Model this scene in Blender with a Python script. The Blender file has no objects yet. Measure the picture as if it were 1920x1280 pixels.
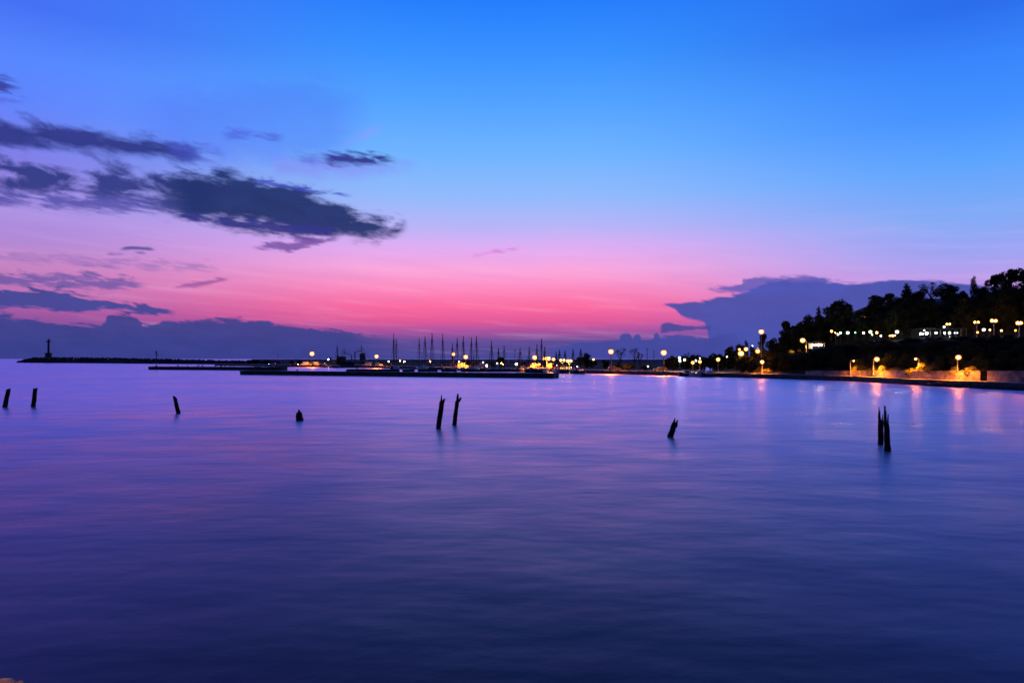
import bpy, math, random
from mathutils import Vector, Matrix
R = math.radians
scene = bpy.context.scene
HOR, F, CAMH = 672.5, 1280.0, 5.0          # horizon row, focal length in px of the 1920 px frame, eye height above water

# ------------------------------------------------------------------ camera
cd = bpy.data.cameras.new('camera'); cam = bpy.data.objects.new('camera', cd)
scene.collection.objects.link(cam); scene.camera = cam
cd.sensor_width = 36; cd.lens = 24; cd.shift_y = (HOR - 640) / 1920
cd.clip_start = .1; cd.clip_end = 60000
cam.location = (0, 0, CAMH); cam.rotation_euler = (R(90), 0, 0)

# ------------------------------------------------------------------ world: dusk sky
def lin(c):
    return tuple((v / 255 / 12.92 if v / 255 <= .04045 else ((v / 255 + .055) / 1.055) ** 2.4) for v in c)
def col4(c): return (*lin(c), 1)
world = bpy.data.worlds.new('World'); scene.world = world; world.use_nodes = True
wt = world.node_tree; wt.nodes.clear()
def wn(t): return wt.nodes.new(t)
def sock(inp, v):
    if isinstance(v, (int, float)): inp.default_value = v
    else: wt.links.new(v, inp)
def M(op, a, b=0.0, c=0.0, clamp=False):
    n = wn('ShaderNodeMath'); n.operation = op; n.use_clamp = clamp
    sock(n.inputs[0], a); sock(n.inputs[1], b); sock(n.inputs[2], c)
    return n.outputs[0]
def sstep(x, a, b):
    n = wn('ShaderNodeMapRange'); n.interpolation_type = 'SMOOTHSTEP'
    sock(n.inputs[0], x); n.inputs[1].default_value = a; n.inputs[2].default_value = b
    return n.outputs[0]
def mixc(f, a, b):
    n = wn('ShaderNodeMix'); n.data_type = 'RGBA'
    sock(n.inputs[0], f)
    for s, v in ((n.inputs[6], a), (n.inputs[7], b)):
        if isinstance(v, tuple): s.default_value = v
        else: wt.links.new(v, s)
    return n.outputs[2]
tc = wn('ShaderNodeTexCoord'); sx = wn('ShaderNodeSeparateXYZ'); wt.links.new(tc.outputs['Generated'], sx.inputs[0])
DX, DY, DZ = sx.outputs
AZ = M('MULTIPLY', M('ARCTAN2', DX, DY), 180 / math.pi)              # degrees, 0 = towards the afterglow
EL = M('MULTIPLY', M('ARCSINE', DZ), 180 / math.pi)
def azel(px, py):
    a = math.atan((px - 960) / F); return math.degrees(a), math.degrees(math.atan((HOR - py) / F * math.cos(a)))
def ramp(px, rows):
    n = wn('ShaderNodeValToRGB'); n.color_ramp.interpolation = 'LINEAR'
    st = sorted((max(0, min(1, azel(px, y)[1] / 30)), c) for y, c in rows)
    e = n.color_ramp.elements
    while len(e) < len(st): e.new(.5)
    for i, (p, c) in enumerate(st): e[i].position = p; e[i].color = col4(c)
    wt.links.new(M('DIVIDE', EL, 30, clamp=True), n.inputs[0])
    return n.outputs[0]
r_left = ramp(20, [(0, (68, 112, 244)), (100, (86, 134, 255)), (190, (96, 132, 252)), (290, (128, 126, 232)), (385, (168, 144, 228)), (450, (176, 136, 214)), (490, (196, 132, 196)),
                   (530, (196, 120, 186)), (585, (158, 86, 162)), (640, (58, 64, 144)), (672, (36, 48, 124))])
r_mid = ramp(800, [(0, (36, 126, 252)), (100, (56, 146, 255)), (200, (84, 164, 255)), (290, (112, 180, 255)), (370, (146, 186, 252)), (425, (184, 180, 248)), (465, (224, 172, 242)),
                   (506, (250, 164, 220)), (545, (253, 132, 186)), (575, (250, 104, 160)), (600, (228, 88, 152)), (620, (168, 80, 158)), (640, (92, 74, 150)), (672, (64, 70, 146))])
r_right = ramp(1860, [(0, (42, 108, 236)), (100, (54, 132, 252)), (200, (66, 144, 255)), (300, (92, 164, 254)), (400, (126, 170, 246)), (470, (156, 164, 244)), (520, (184, 156, 234)),
                      (560, (190, 130, 210)), (610, (110, 95, 185)), (672, (58, 72, 160))])
wl = sstep(AZ, -8, -38); wr = sstep(AZ, 4, 36)
SKY = mixc(wr, mixc(wl, r_mid, r_left), r_right)
AAZ = M('ABSOLUTE', AZ)
SKY = mixc(sstep(EL, 26, 75), SKY, col4((22, 62, 168)))                # darker towards the zenith
# faint layered streaks and cloud noise, shared by all clouds
def wnoise(sa, se, tilt, detail, rough=.55, off=0.0, dist=0.0):
    cb = wn('ShaderNodeCombineXYZ')
    wt.links.new(M('MULTIPLY', AZ, sa), cb.inputs[0])
    wt.links.new(M('MULTIPLY', M('ADD', EL, M('MULTIPLY', AZ, tilt)), se), cb.inputs[1]); cb.inputs[2].default_value = off
    n = wn('ShaderNodeTexNoise'); n.inputs['Scale'].default_value = 1; n.inputs['Detail'].default_value = detail
    n.inputs['Roughness'].default_value = rough; n.inputs['Distortion'].default_value = dist
    wt.links.new(cb.outputs[0], n.inputs['Vector']); return M('SUBTRACT', n.outputs[0], .5)
N_STREAK = wnoise(.09, 1.3, .07, 5, .6, 3)
N_PUFF = wnoise(.38, .85, .10, 5, .54, 7, .25)
N_FINE = wnoise(.7, 3.0, .10, 5, .58, 11, .35)
SKY = mixc(M('MULTIPLY', sstep(N_STREAK, .0, .22), M('MULTIPLY', sstep(EL, 14, 6), .10)), SKY, col4((150, 110, 190)))
SKY = mixc(M('MULTIPLY', sstep(N_STREAK, .02, -.25), M('MULTIPLY', sstep(EL, 14, 5), .16)), SKY, col4((252, 200, 236)))
def fcurve(x, pts, a0, a1):
    ys = [p[1] for p in pts]; lo, hi = min(ys) - .01, max(ys) + .01
    n = wn('ShaderNodeFloatCurve'); c = n.mapping.curves[0]; n.mapping.use_clip = False
    q = sorted(((p[0] - a0) / (a1 - a0), (p[1] - lo) / (hi - lo)) for p in pts)
    while len(c.points) < len(q): c.points.new(.5, .5)
    for i, p in enumerate(q): c.points[i].location = p; c.points[i].handle_type = 'AUTO_CLAMPED'
    n.mapping.update(); wt.links.new(x, n.inputs['Value'])
    return M('MULTIPLY_ADD', n.outputs[0], hi - lo, lo)
def cloud(pts, color, op, soft=.35, amp=1.6, noise=None, breakup=0.0, bottom=True, endsoft=1.2, endr=None, var=.12):
    """pts: (px, top row, bottom row) of the outline; the noise frays it"""
    global SKY
    noise = N_PUFF if noise is None else noise
    A = [azel(p[0], HOR)[0] for p in pts]; a0, a1 = A[0], A[-1]
    x = M('DIVIDE', M('SUBTRACT', AZ, a0), a1 - a0, clamp=True)
    top = fcurve(x, [(a, azel(p[0], p[1])[1]) for a, p in zip(A, pts)], a0, a1)
    k = M('MULTIPLY', noise, amp)
    m = sstep(M('ADD', M('SUBTRACT', top, EL), k), -soft * .5, soft * .5)
    if bottom:
        bot = fcurve(x, [(a, azel(p[0], p[2])[1]) for a, p in zip(A, pts)], a0, a1)
        m = M('MULTIPLY', m, sstep(M('ADD', M('SUBTRACT', EL, bot), M('MULTIPLY', k, .7)), -soft * .5, soft * .5))
    m = M('MULTIPLY', m, M('MULTIPLY', sstep(AZ, a0 - .05, a0 + endsoft), sstep(AZ, a1 + .05, a1 - (endr or endsoft))))
    if breakup: m = M('MULTIPLY', m, sstep(N_PUFF, -.05 - .2 * (1 - breakup), .17 - .2 * (1 - breakup)))
    lt = tuple(min(255, int(c * (1 + .3 * var) + 12 * var)) for c in color)
    SKY = mixc(M('MULTIPLY', m, op), SKY, mixc(sstep(N_PUFF, -.2, .2), col4(color), col4(lt)))
DK = (28, 45, 104)
# the side of the sky away from the afterglow has already gone dark
SKY = mixc(M('MULTIPLY', sstep(AAZ, 42, 150), .86), SKY, col4((14, 24, 70)))
BASE = SKY
N_BOTH = M('MULTIPLY_ADD', N_FINE, .32, N_PUFF)
def background():
    n = wn('ShaderNodeBackground'); wt.links.new(SKY, n.inputs[0]); n.inputs[1].default_value = 1.0
    return n.outputs[0]
BG_CLEAR = background()
# --- left, high: veil, upper dark clouds, the main streak
cloud([(200, 180, 300), (420, 170, 300), (600, 160, 292), (670, 172, 266), (700, 190, 240), (722, 212, 218)], (74, 112, 242), .42, 2.2, 3, endsoft=5)
cloud([(630, 272, 280), (690, 246, 256), (728, 234, 240)], (150, 142, 250), .35, .9, 1.0, endsoft=1.2)
cloud([(500, 304, 325), (640, 304, 330), (700, 308, 326), (790, 310, 316)], (132, 122, 238), .5, 1.4, 2)
cloud([(-420, 110, 180), (-150, 130, 180), (0, 148, 172), (25, 156, 169), (48, 163, 165)], (54, 56, 146), .9, .5, 2.0, N_FINE)
cloud([(-40, 182, 194), (20, 184, 192), (70, 188, 190)], (78, 86, 200), .5, .5, 1.5, N_FINE)
cloud([(-700, 190, 250), (-250, 212, 262), (0, 226, 278), (50, 230, 270), (120, 241, 279), (200, 254, 288), (280, 264, 294), (335, 273, 302), (405, 290, 303)], (42, 50, 126), .97, 1.2, 3.2, N_BOTH, endsoft=2.4, var=.25)
cloud([(300, 262, 280), (350, 270, 300), (395, 288, 304), (430, 297, 302)], (66, 76, 186), .6, 1.0, 3.5, N_BOTH)
cloud([(408, 244, 264), (440, 241, 258), (480, 247, 258), (540, 259, 263)], (76, 90, 212), .65, .6, 2.2, N_FINE)
cloud([(540, 282, 296), (575, 280, 304), (610, 288, 306)], (74, 86, 204), .55, 1.0, 3.5, N_BOTH)
cloud([(590, 297, 303), (630, 289, 308), (680, 290, 308), (715, 294, 305), (752, 300, 302)], (46, 46, 136), .95, .7, 1.8, N_FINE, endsoft=1.4)
cloud([(-900, 250, 330), (-400, 280, 350), (0, 298, 362), (60, 304, 366), (150, 316, 372), (240, 322, 376), (330, 326, 384), (430, 336, 396)], (42, 52, 126), .95, 1.5, 3.8, N_BOTH, breakup=.40, endsoft=2.4)
cloud([(-400, 348, 364), (0, 364, 380), (100, 366, 386), (200, 368, 396), (290, 372, 392), (400, 384, 398)], (74, 74, 164), .85, .8, 2.8, N_FINE)
cloud([(250, 336, 384), (320, 329, 400), (400, 330, 414), (460, 337, 424), (520, 346, 430), (560, 355, 438), (600, 368, 442), (640, 384, 442), (680, 402, 441), (720, 414, 439), (768, 422, 426)], DK, .98, 1.25, 4.2, N_BOTH, endsoft=4, endr=1.0, var=.25)
cloud([(310, 402, 407), (400, 407, 419), (480, 414, 430), (560, 422, 440), (640, 428, 440)], (48, 50, 130), .94, .4, 1.8, N_FINE)
cloud([(465, 341, 344), (500, 338, 347), (540, 346, 353), (600, 355, 361), (664, 366, 369)], (58, 68, 184), .8, .3, 1.2, N_FINE)
cloud([(468, 460, 466), (500, 456, 466), (540, 452, 470), (575, 446, 462), (640, 446, 450)], (108, 70, 156), .85, .4, 1.6, N_FINE)
BG_LH = background()
# --- left, low: wisps and the banks on the horizon
SKY = BASE
cloud([(222, 464.5, 470), (256, 462, 467.5), (294, 467, 470)], (88, 78, 150), .95, .2, .3, N_FINE, endsoft=.5)
cloud([(196, 475, 478), (215, 474.5, 478.5), (236, 476, 478)], (108, 88, 165), .85, .2, .3, N_FINE, endsoft=.4)
cloud([(250, 471, 474), (262, 471, 476), (278, 475, 478)], (108, 88, 165), .8, .2, .3, N_FINE, endsoft=.4)
cloud([(-200, 470, 484), (0, 474, 487), (150, 484, 496), (300, 492, 502), (420, 502, 506)], (150, 108, 184), .65, .7, 2.4, N_FINE)
cloud([(320, 538, 541), (375, 528, 536), (434, 519, 524)], (152, 84, 158), .85, .3, .9, N_FINE, endsoft=.8)
cloud([(-600, 498, 540), (0, 511, 537), (80, 518, 538), (180, 516, 541), (230, 521, 540), (280, 533, 537)], (100, 84, 164), .85, .7, 3.0, N_FINE)
cloud([(-700, 530, 582), (0, 545, 577), (60, 543, 577), (110, 544, 582), (150, 556, 586), (200, 562, 578), (270, 572, 588), (334, 582, 589)], (58, 67, 146), .96, .3, 1.5, N_FINE, endsoft=.9, var=.15)
cloud([(-900, 585, 0), (0, 593, 0), (40, 598, 0), (100, 605, 0), (150, 609, 0), (186, 608, 0), (200, 597, 0), (226, 588, 0), (250, 592, 0), (262, 598, 0), (268, 611, 0), (300, 605, 0),
       (340, 603, 0), (400, 599, 0), (450, 599, 0), (520, 607, 0), (560, 612, 0), (640, 622, 0), (780, 640, 0)], (54, 62, 137), .96, .3, 1.4, N_FINE, bottom=False, endsoft=6, var=.15)
BG_LL = background()
# --- right: anvil cloud and the small towers below it
SKY = BASE
cloud([(880, 477, 482), (930, 469, 474), (980, 463, 466)], (212, 120, 214), .8, .3, .8, N_FINE)
cloud([(1236, 569.5, 571), (1255, 568, 575), (1268, 567, 580), (1274, 567, 588), (1296, 566, 599), (1318, 564, 603), (1330, 562, 640), (1340, 560, 700), (1390, 550, 700), (1420, 538, 700), (1450, 529, 700),
       (1520, 526, 700), (1600, 532, 700), (1700, 525, 700), (1760, 529, 700), (1840, 536, 700), (2400, 545, 700), (3200, 560, 700)], (66, 78, 166), .97, .3, .8, N_FINE, endsoft=.6, var=.12)
cloud([(1318, 539.5, 541.5), (1345, 539, 546), (1385, 536, 550), (1395, 525, 551), (1430, 520, 552), (1470, 518.5, 552), (1530, 521, 552), (1570, 530, 552), (1600, 534, 552)], (76, 82, 176), .85, .4, 1.2, N_FINE, endsoft=.8)
cloud([(1000, 652, 0), (1100, 642, 0), (1160, 636, 0), (1168, 625, 0), (1180, 625.5, 0), (1187, 634, 0), (1193, 625, 0), (1200, 626, 0), (1204, 638, 0), (1225, 633, 0), (1231, 624, 0), (1238, 631, 0),
       (1280, 628, 0), (1320, 633, 0), (1345, 628, 0), (1400, 620, 0)], (62, 71, 154), .95, .2, .9, N_FINE, bottom=False, endsoft=3)
cloud([(1236, 619, 623), (1241, 609, 624), (1258, 605, 623), (1290, 610, 619), (1336, 611, 617)], (64, 70, 150), .94, .2, .8, N_FINE, endsoft=.3)
BG_R = background()
def mixs(f, a, b):
    n = wn('ShaderNodeMixShader'); wt.links.new(f, n.inputs[0]); wt.links.new(a, n.inputs[1]); wt.links.new(b, n.inputs[2]); return n.outputs[0]
IS_R = M('GREATER_THAN', AZ, -5.5)
left = mixs(M('GREATER_THAN', EL, 8.35), BG_LL, BG_LH)
cl = mixs(IS_R, left, BG_R)
none = M('MAXIMUM', M('GREATER_THAN', AAZ, 64), M('GREATER_THAN', EL, M('MULTIPLY_ADD', IS_R, -16.4, 26)))
cl = mixs(none, cl, BG_CLEAR)
nis = wn('ShaderNodeTexSky'); nis.sky_type = 'NISHITA'; nis.sun_disc = False; nis.sun_elevation = R(-3); nis.sun_rotation = R(-6)
bg2 = wn('ShaderNodeBackground'); wt.links.new(nis.outputs[0], bg2.inputs[0]); bg2.inputs[1].default_value = .02
ads = wn('ShaderNodeAddShader'); wt.links.new(cl, ads.inputs[0]); wt.links.new(bg2.outputs[0], ads.inputs[1])
wo = wn('ShaderNodeOutputWorld'); wt.links.new(ads.outputs[0], wo.inputs[0])
world.cycles.sampling_method = 'MANUAL'; world.cycles.sample_map_resolution = 512

vs = scene.view_settings; vs.view_transform = 'Standard'; vs.look = 'None'; vs.exposure = 0; vs.gamma = 1; vs.use_curve_mapping = False
scene.cycles.use_denoising = True
scene.cycles.filter_width = 1.6
scene.cycles.sample_clamp_indirect = 6
scene.cycles.sample_clamp_direct = 60
scene.cycles.max_bounces = 6

# ------------------------------------------------------------------ materials
MATS = {}
def mat(name, c, rough=.8, var=.35, scale=3.0, metal=0.0, bump=0.0, spec=.3):
    if name in MATS: return MATS[name]
    m = bpy.data.materials.new(name); m.use_nodes = True; t = m.node_tree
    b = t.nodes['Principled BSDF']; b.inputs['Roughness'].default_value = rough; b.inputs['Metallic'].default_value = metal
    b.inputs['Specular IOR Level'].default_value = spec
    g = t.nodes.new('ShaderNodeNewGeometry'); n = t.nodes.new('ShaderNodeTexNoise'); n.inputs['Scale'].default_value = scale; n.inputs['Detail'].default_value = 4
    t.links.new(g.outputs['Position'], n.inputs['Vector'])
    r = t.nodes.new('ShaderNodeValToRGB'); e = r.color_ramp.elements
    e[0].position = .3; e[1].position = .7
    e[0].color = (*[v * (1 - var) for v in c], 1); e[1].color = (*[min(1, v * (1 + var)) for v in c], 1)
    t.links.new(n.outputs[0], r.inputs[0]); t.links.new(r.outputs[0], b.inputs['Base Color'])
    if bump:
        bp = t.nodes.new('ShaderNodeBump'); bp.inputs['Strength'].default_value = bump; bp.inputs['Distance'].default_value = .05
        t.links.new(n.outputs[0], bp.inputs['Height']); t.links.new(bp.outputs[0], b.inputs['Normal'])
    MATS[name] = m; return m
def emat(name, c, s):
    if name in MATS: return MATS[name]
    m = bpy.data.materials.new(name); m.use_nodes = True; t = m.node_tree; b = t.nodes['Principled BSDF']
    b.inputs['Base Color'].default_value = (.8, .8, .8, 1); b.inputs['Emission Color'].default_value = (*c, 1); b.inputs['Emission Strength'].default_value = s
    MATS[name] = m; return m
CONC = mat('concrete', (.17, .165, .155), .9, .3, 1.2, bump=.3)
PIER = mat('wet_dark_concrete', (.045, .045, .045), .75, .5, .8, bump=.3)
PAVE = mat('paving', (.26, .24, .21), .9, .25, .7)
SOIL = mat('soil_and_scrub', (.022, .024, .013), 1, .5, .4, spec=.1)
ROCK = mat('breakwater_rock', (.05, .05, .05), .95, .5, .5, bump=.4, spec=.1)
WOOD = mat('rotten_wood', (.018, .013, .010), .9, .6, 9, bump=.6, spec=.15)
STEEL = mat('galvanised_steel', (.22, .22, .22), .5, .15, 4, .6)
DARKM = mat('dark_painted_metal', (.03, .03, .035), .5, .2, 4)
MAST = mat('mast_alloy', (.02, .02, .025), .6, .2, 2, 0)
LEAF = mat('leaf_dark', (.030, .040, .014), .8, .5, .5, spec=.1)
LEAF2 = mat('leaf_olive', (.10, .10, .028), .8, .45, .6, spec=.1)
BARK = mat('bark', (.035, .026, .018), .95, .4, 3, spec=.1)
HULLW = mat('white_gelcoat', (.55, .55, .55), .3, .08, 1)
HULLB = mat('navy_hull_paint', (.02, .03, .06), .35, .15, 1)
GLASS = mat('dark_glass', (.012, .014, .018), .08, .1, 1, spec=.6)
TYRE = mat('tyre_rubber', (.015, .015, .015), .85, .1, 3)
PLASTER = mat('pale_plaster', (.42, .39, .34), .9, .15, .8)
TILE = mat('roof_tile', (.20, .075, .04), .85, .3, 2)
STONE = None
def stone_mat():
    m = bpy.data.materials.new('rubble_stone_wall'); m.use_nodes = True; t = m.node_tree; b = t.nodes['Principled BSDF']; b.inputs['Roughness'].default_value = .92
    g = t.nodes.new('ShaderNodeNewGeometry'); v = t.nodes.new('ShaderNodeTexVoronoi'); v.inputs['Scale'].default_value = 2.2
    t.links.new(g.outputs['Position'], v.inputs['Vector'])
    v2 = t.nodes.new('ShaderNodeTexVoronoi'); v2.feature = 'DISTANCE_TO_EDGE'; v2.inputs['Scale'].default_value = 2.2; t.links.new(g.outputs['Position'], v2.inputs['Vector'])
    n = t.nodes.new('ShaderNodeTexNoise'); n.inputs['Scale'].default_value = .35; n.inputs['Detail'].default_value = 5; t.links.new(g.outputs['Position'], n.inputs['Vector'])
    hs = t.nodes.new('ShaderNodeValToRGB'); e = hs.color_ramp.elements
    e[0].color = (.17, .13, .10, 1); e[1].color = (.42, .36, .29, 1); t.links.new(v.outputs['Color'], hs.inputs[0])
    st = t.nodes.new('ShaderNodeValToRGB'); e = st.color_ramp.elements; e[0].position = .36; e[0].color = (.35, .33, .33, 1); e[1].position = .6; e[1].color = (1, 1, 1, 1)
    t.links.new(n.outputs[0], st.inputs[0])
    mx = t.nodes.new('ShaderNodeMix'); mx.data_type = 'RGBA'; mx.blend_type = 'MULTIPLY'; mx.inputs[0].default_value = 1
    t.links.new(hs.outputs[0], mx.inputs[6]); t.links.new(st.outputs[0], mx.inputs[7]); t.links.new(mx.outputs[2], b.inputs['Base Color'])
    bp = t.nodes.new('ShaderNodeBump'); bp.inputs['Distance'].default_value = .06; bp.inputs['Strength'].default_value = .8
    t.links.new(v2.outputs[0], bp.inputs['Height']); t.links.new(bp.outputs[0], b.inputs['Normal'])
    return m
STONE = stone_mat()
def water_mat():
    m = bpy.data.materials.new('calm_sea_water'); m.use_nodes = True; t = m.node_tree; t.nodes.clear()
    g = t.nodes.new('ShaderNodeNewGeometry')
    def nz(sx_, sy_, detail, rough=.5, off=0):
        mp = t.nodes.new('ShaderNodeMapping'); mp.inputs['Scale'].default_value = (sx_, sy_, 1); mp.inputs['Location'].default_value = (off, off, 0)
        t.links.new(g.outputs['Position'], mp.inputs[0]); n = t.nodes.new('ShaderNodeTexNoise'); n.inputs['Scale'].default_value = 1; n.inputs['Detail'].default_value = detail
        n.inputs['Roughness'].default_value = rough; t.links.new(mp.outputs[0], n.inputs['Vector']); return n.outputs[0]
    body = t.nodes.new('ShaderNodeBsdfDiffuse'); body.inputs[0].default_value = (.003, .002, .005, 1)
    gl = t.nodes.new('ShaderNodeBsdfGlossy'); gl.distribution = 'GGX'; gl.inputs['Color'].default_value = (1, .70, .96, 1)
    fr = t.nodes.new('ShaderNodeFresnel'); fr.inputs[0].default_value = 1.34
    big = nz(.028, .055, 4, .55, 5)
    mr = t.nodes.new('ShaderNodeMapRange'); mr.inputs[1].default_value = .38; mr.inputs[2].default_value = .68; mr.inputs[3].default_value = .255; mr.inputs[4].default_value = .42
    md = t.nodes.new('ShaderNodeMath'); md.operation = 'MULTIPLY_ADD'; t.links.new(nz(.22, .30, 4, .6, 17), md.inputs[0]); md.inputs[1].default_value = .55
    hb = t.nodes.new('ShaderNodeMath'); hb.operation = 'MULTIPLY'; hb.inputs[1].default_value = .5; t.links.new(big, hb.inputs[0]); t.links.new(hb.outputs[0], md.inputs[2])
    t.links.new(md.outputs[0], mr.inputs[0]); t.links.new(mr.outputs[0], gl.inputs['Roughness'])
    ad = t.nodes.new('ShaderNodeMath'); ad.operation = 'MULTIPLY_ADD'; t.links.new(nz(1.1, 1.7, 3, .55, 2), ad.inputs[0]); ad.inputs[1].default_value = .07
    ad2 = t.nodes.new('ShaderNodeMath'); ad2.operation = 'MULTIPLY'; t.links.new(nz(.16, .3, 3, .5, 9), ad2.inputs[0]); ad2.inputs[1].default_value = .75
    t.links.new(ad2.outputs[0], ad.inputs[2])
    bp = t.nodes.new('ShaderNodeBump'); bp.inputs['Strength'].default_value = .5; bp.inputs['Distance'].default_value = .22
    t.links.new(ad.outputs[0], bp.inputs['Height']); t.links.new(bp.outputs[0], gl.inputs['Normal']); t.links.new(bp.outputs[0], fr.inputs['Normal'])
    mx = t.nodes.new('ShaderNodeMixShader'); fm = t.nodes.new('ShaderNodeMath'); fm.operation = 'MULTIPLY_ADD'; fm.use_clamp = True; fm.inputs[1].default_value = 1.42; fm.inputs[2].default_value = -.05
    t.links.new(fr.outputs[0], fm.inputs[0]); t.links.new(fm.outputs[0], mx.inputs[0]); t.links.new(body.outputs[0], mx.inputs[1]); t.links.new(gl.outputs[0], mx.inputs[2])
    out = t.nodes.new('ShaderNodeOutputMaterial'); t.links.new(mx.outputs[0], out.inputs[0])
    return m
WATER = water_mat()

# ------------------------------------------------------------------ mesh helpers
COL = scene.collection
class MB:
    def __init__(s): s.v = []; s.f = []
    def add(s, v, f):
        o = len(s.v); s.v += [tuple(p) for p in v]; s.f += [tuple(i + o for i in q) for q in f]; return s
    def box(s, c, d, rz=0.0):
        x, y, z = (k / 2 for k in d); ca, sa = math.cos(rz), math.sin(rz); v = []
        for a, b2, e in ((-1, -1, -1), (1, -1, -1), (1, 1, -1), (-1, 1, -1), (-1, -1, 1), (1, -1, 1), (1, 1, 1), (-1, 1, 1)):
            px, py = a * x, b2 * y; v.append((c[0] + px * ca - py * sa, c[1] + px * sa + py * ca, c[2] + e * z))
        return s.add(v, [(3, 2, 1, 0), (4, 5, 6, 7), (0, 1, 5, 4), (1, 2, 6, 5), (2, 3, 7, 6), (3, 0, 4, 7)])
    def tube(s, pts, rad, n=8, cap=True, jit=0.0, rng=None):
        pts = [Vector(p) for p in pts]; rad = rad if isinstance(rad, (list, tuple)) else [rad] * len(pts); v = []; f = []
        for i, p in enumerate(pts):
            d = (pts[min(i + 1, len(pts) - 1)] - pts[max(i - 1, 0)]).normalized()
            u = d.cross(Vector((0, 1, 0) if abs(d.y) < .9 else (1, 0, 0))).normalized(); w = d.cross(u)
            for k in range(n):
                a = 2 * math.pi * k / n; r = rad[i] * (1 + (rng.uniform(-jit, jit) if rng else 0))
                v.append(p + u * (r * math.cos(a)) + w * (r * math.sin(a)))
        for i in range(len(pts) - 1):
            for k in range(n): f.append((i * n + k, i * n + (k + 1) % n, (i + 1) * n + (k + 1) % n, (i + 1) * n + k))
        if cap: f.append(tuple(range(n - 1, -1, -1))); f.append(tuple((len(pts) - 1) * n + k for k in range(n)))
        return s.add(v, f)
    def lathe(s, prof, n=16, c=(0, 0, 0)):
        return s.tube([(c[0], c[1], c[2] + z) for r, z in prof], [max(r, .001) for r, z in prof], n)
    def prism(s, prof, y0, y1):
        n = len(prof); v = [(x, y0, z) for x, z in prof] + [(x, y1, z) for x, z in prof]
        return s.add(v, [tuple(range(n)), tuple(range(2 * n - 1, n - 1, -1))] + [(i, i + n, (i + 1) % n + n, (i + 1) % n) for i in range(n)])
    def ball(s, c, r, n=10, m=7, sz=1.0, jit=0.0, rng=None):
        v = [(c[0], c[1], c[2] - r * sz)]; f = []
        for i in range(1, m):
            t = math.pi * i / m
            for k in range(n):
                a = 2 * math.pi * k / n; q = r * (1 + (rng.uniform(-jit, jit) if rng else 0))
                v.append((c[0] + q * math.sin(t) * math.cos(a), c[1] + q * math.sin(t) * math.sin(a), c[2] - q * sz * math.cos(t)))
        v.append((c[0], c[1], c[2] + r * sz)); L = len(v) - 1
        for k in range(n):
            f.append((0, 1 + (k + 1) % n, 1 + k)); f.append((L, L - n + k, L - n + (k + 1) % n))
            for i in range(m - 2): f.append((1 + i * n + k, 1 + i * n + (k + 1) % n, 1 + (i + 1) * n + (k + 1) % n, 1 + (i + 1) * n + k))
        return s.add(v, f)
    def build(s, name, m, parent=None, smooth=False, loc=None, rz=0.0):
        me = bpy.data.meshes.new(name); me.from_pydata(s.v, [], s.f); me.materials.append(m)
        if smooth:
            for p in me.polygons: p.use_smooth = True
        o = bpy.data.objects.new(name, me); COL.objects.link(o); o.parent = parent
        if loc: o.location = loc
        o.rotation_euler.z = rz
        return o
def tag(o, label, cat, group=None, kind=None):
    if label: o['label'] = label
    if cat: o['category'] = cat
    if group: o['group'] = group
    if kind: o['kind'] = kind
    return o
def thing(name, loc, label, cat, group=None, rz=0.0):
    o = bpy.data.objects.new(name, None); COL.objects.link(o); o.location = loc; o.rotation_euler.z = rz; o.empty_display_size = .2
    return tag(o, label, cat, group)
def copy_tree(o, parent=None):
    c = o.copy(); COL.objects.link(c); c.parent = parent
    for ch in o.children: copy_tree(ch, c)
    return c
def hide_proto(o):
    for ch in list(o.children): hide_proto(ch)
    bpy.data.objects.remove(o)
def struct(o): o['kind'] = 'structure'; return o
def P(px, py, Y): return Vector(((px - 960) / F * Y, Y, CAMH + (HOR - py) / F * Y))
def PX(px, Y): return (px - 960) / F * Y
def YW(py): return CAMH * F / (py - HOR)
def interp(tab, x):
    if x <= tab[0][0]: return tab[0][1]
    for (a, b), (c, d) in zip(tab, tab[1:]):
        if x <= c: return b + (d - b) * (x - a) / (c - a)
    return tab[-1][1]
def sst(a, b, x): t = max(0, min(1, (x - a) / (b - a))); return t * t * (3 - 2 * t)

# ------------------------------------------------------------------ setting: water, land, hill
m = MB(); W = 40000
m.add([(-W, -W, 0), (W, -W, 0), (W, W, 0), (-W, W, 0)], [(0, 1, 2, 3)])
struct(m.build('water', WATER))
SHORE = [(403, YW(685.2)), (540, YW(688)), (700, YW(690)), (860, YW(693.5)), (1000, YW(697)), (1100, YW(700)), (1220, YW(703)), (1340, YW(706.5)), (1460, YW(710)), (1600, YW(715)), (1700, YW(721)),
         (1800, YW(726)), (1920, YW(731.5)), (2150, YW(745)), (2400, YW(762))]
def ysh(px): return interp(SHORE, px)
DW = [(1300, 14), (1460, 12), (1510, 10), (1600, 8.5), (1700, 7.5), (1800, 8), (1920, 8), (2400, 7)]     # promenade depth
def ywall(px): return ysh(px) + interp(DW, px)
PROF = [(0, 1.0), (1.2, 1.7), (6, 3.4), (24, 9.2), (30, 9.8), (43, 10.0), (56, 16.5), (70, 22), (105, 26), (160, 27)]
FH = [(1340, 0.02), (1400, .14), (1450, .34), (1500, .55), (1560, .78), (1640, 1), (1920, 1.0), (2400, 1.05)]
def gh(px, Y):
    if px < 1335: return 1.0
    return 1.0 + (interp(PROF, Y - ywall(px)) - 1) * interp(FH, px)
PXS = list(range(403, 1335, 18)) + list(range(1335, 2401, 12))
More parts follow.
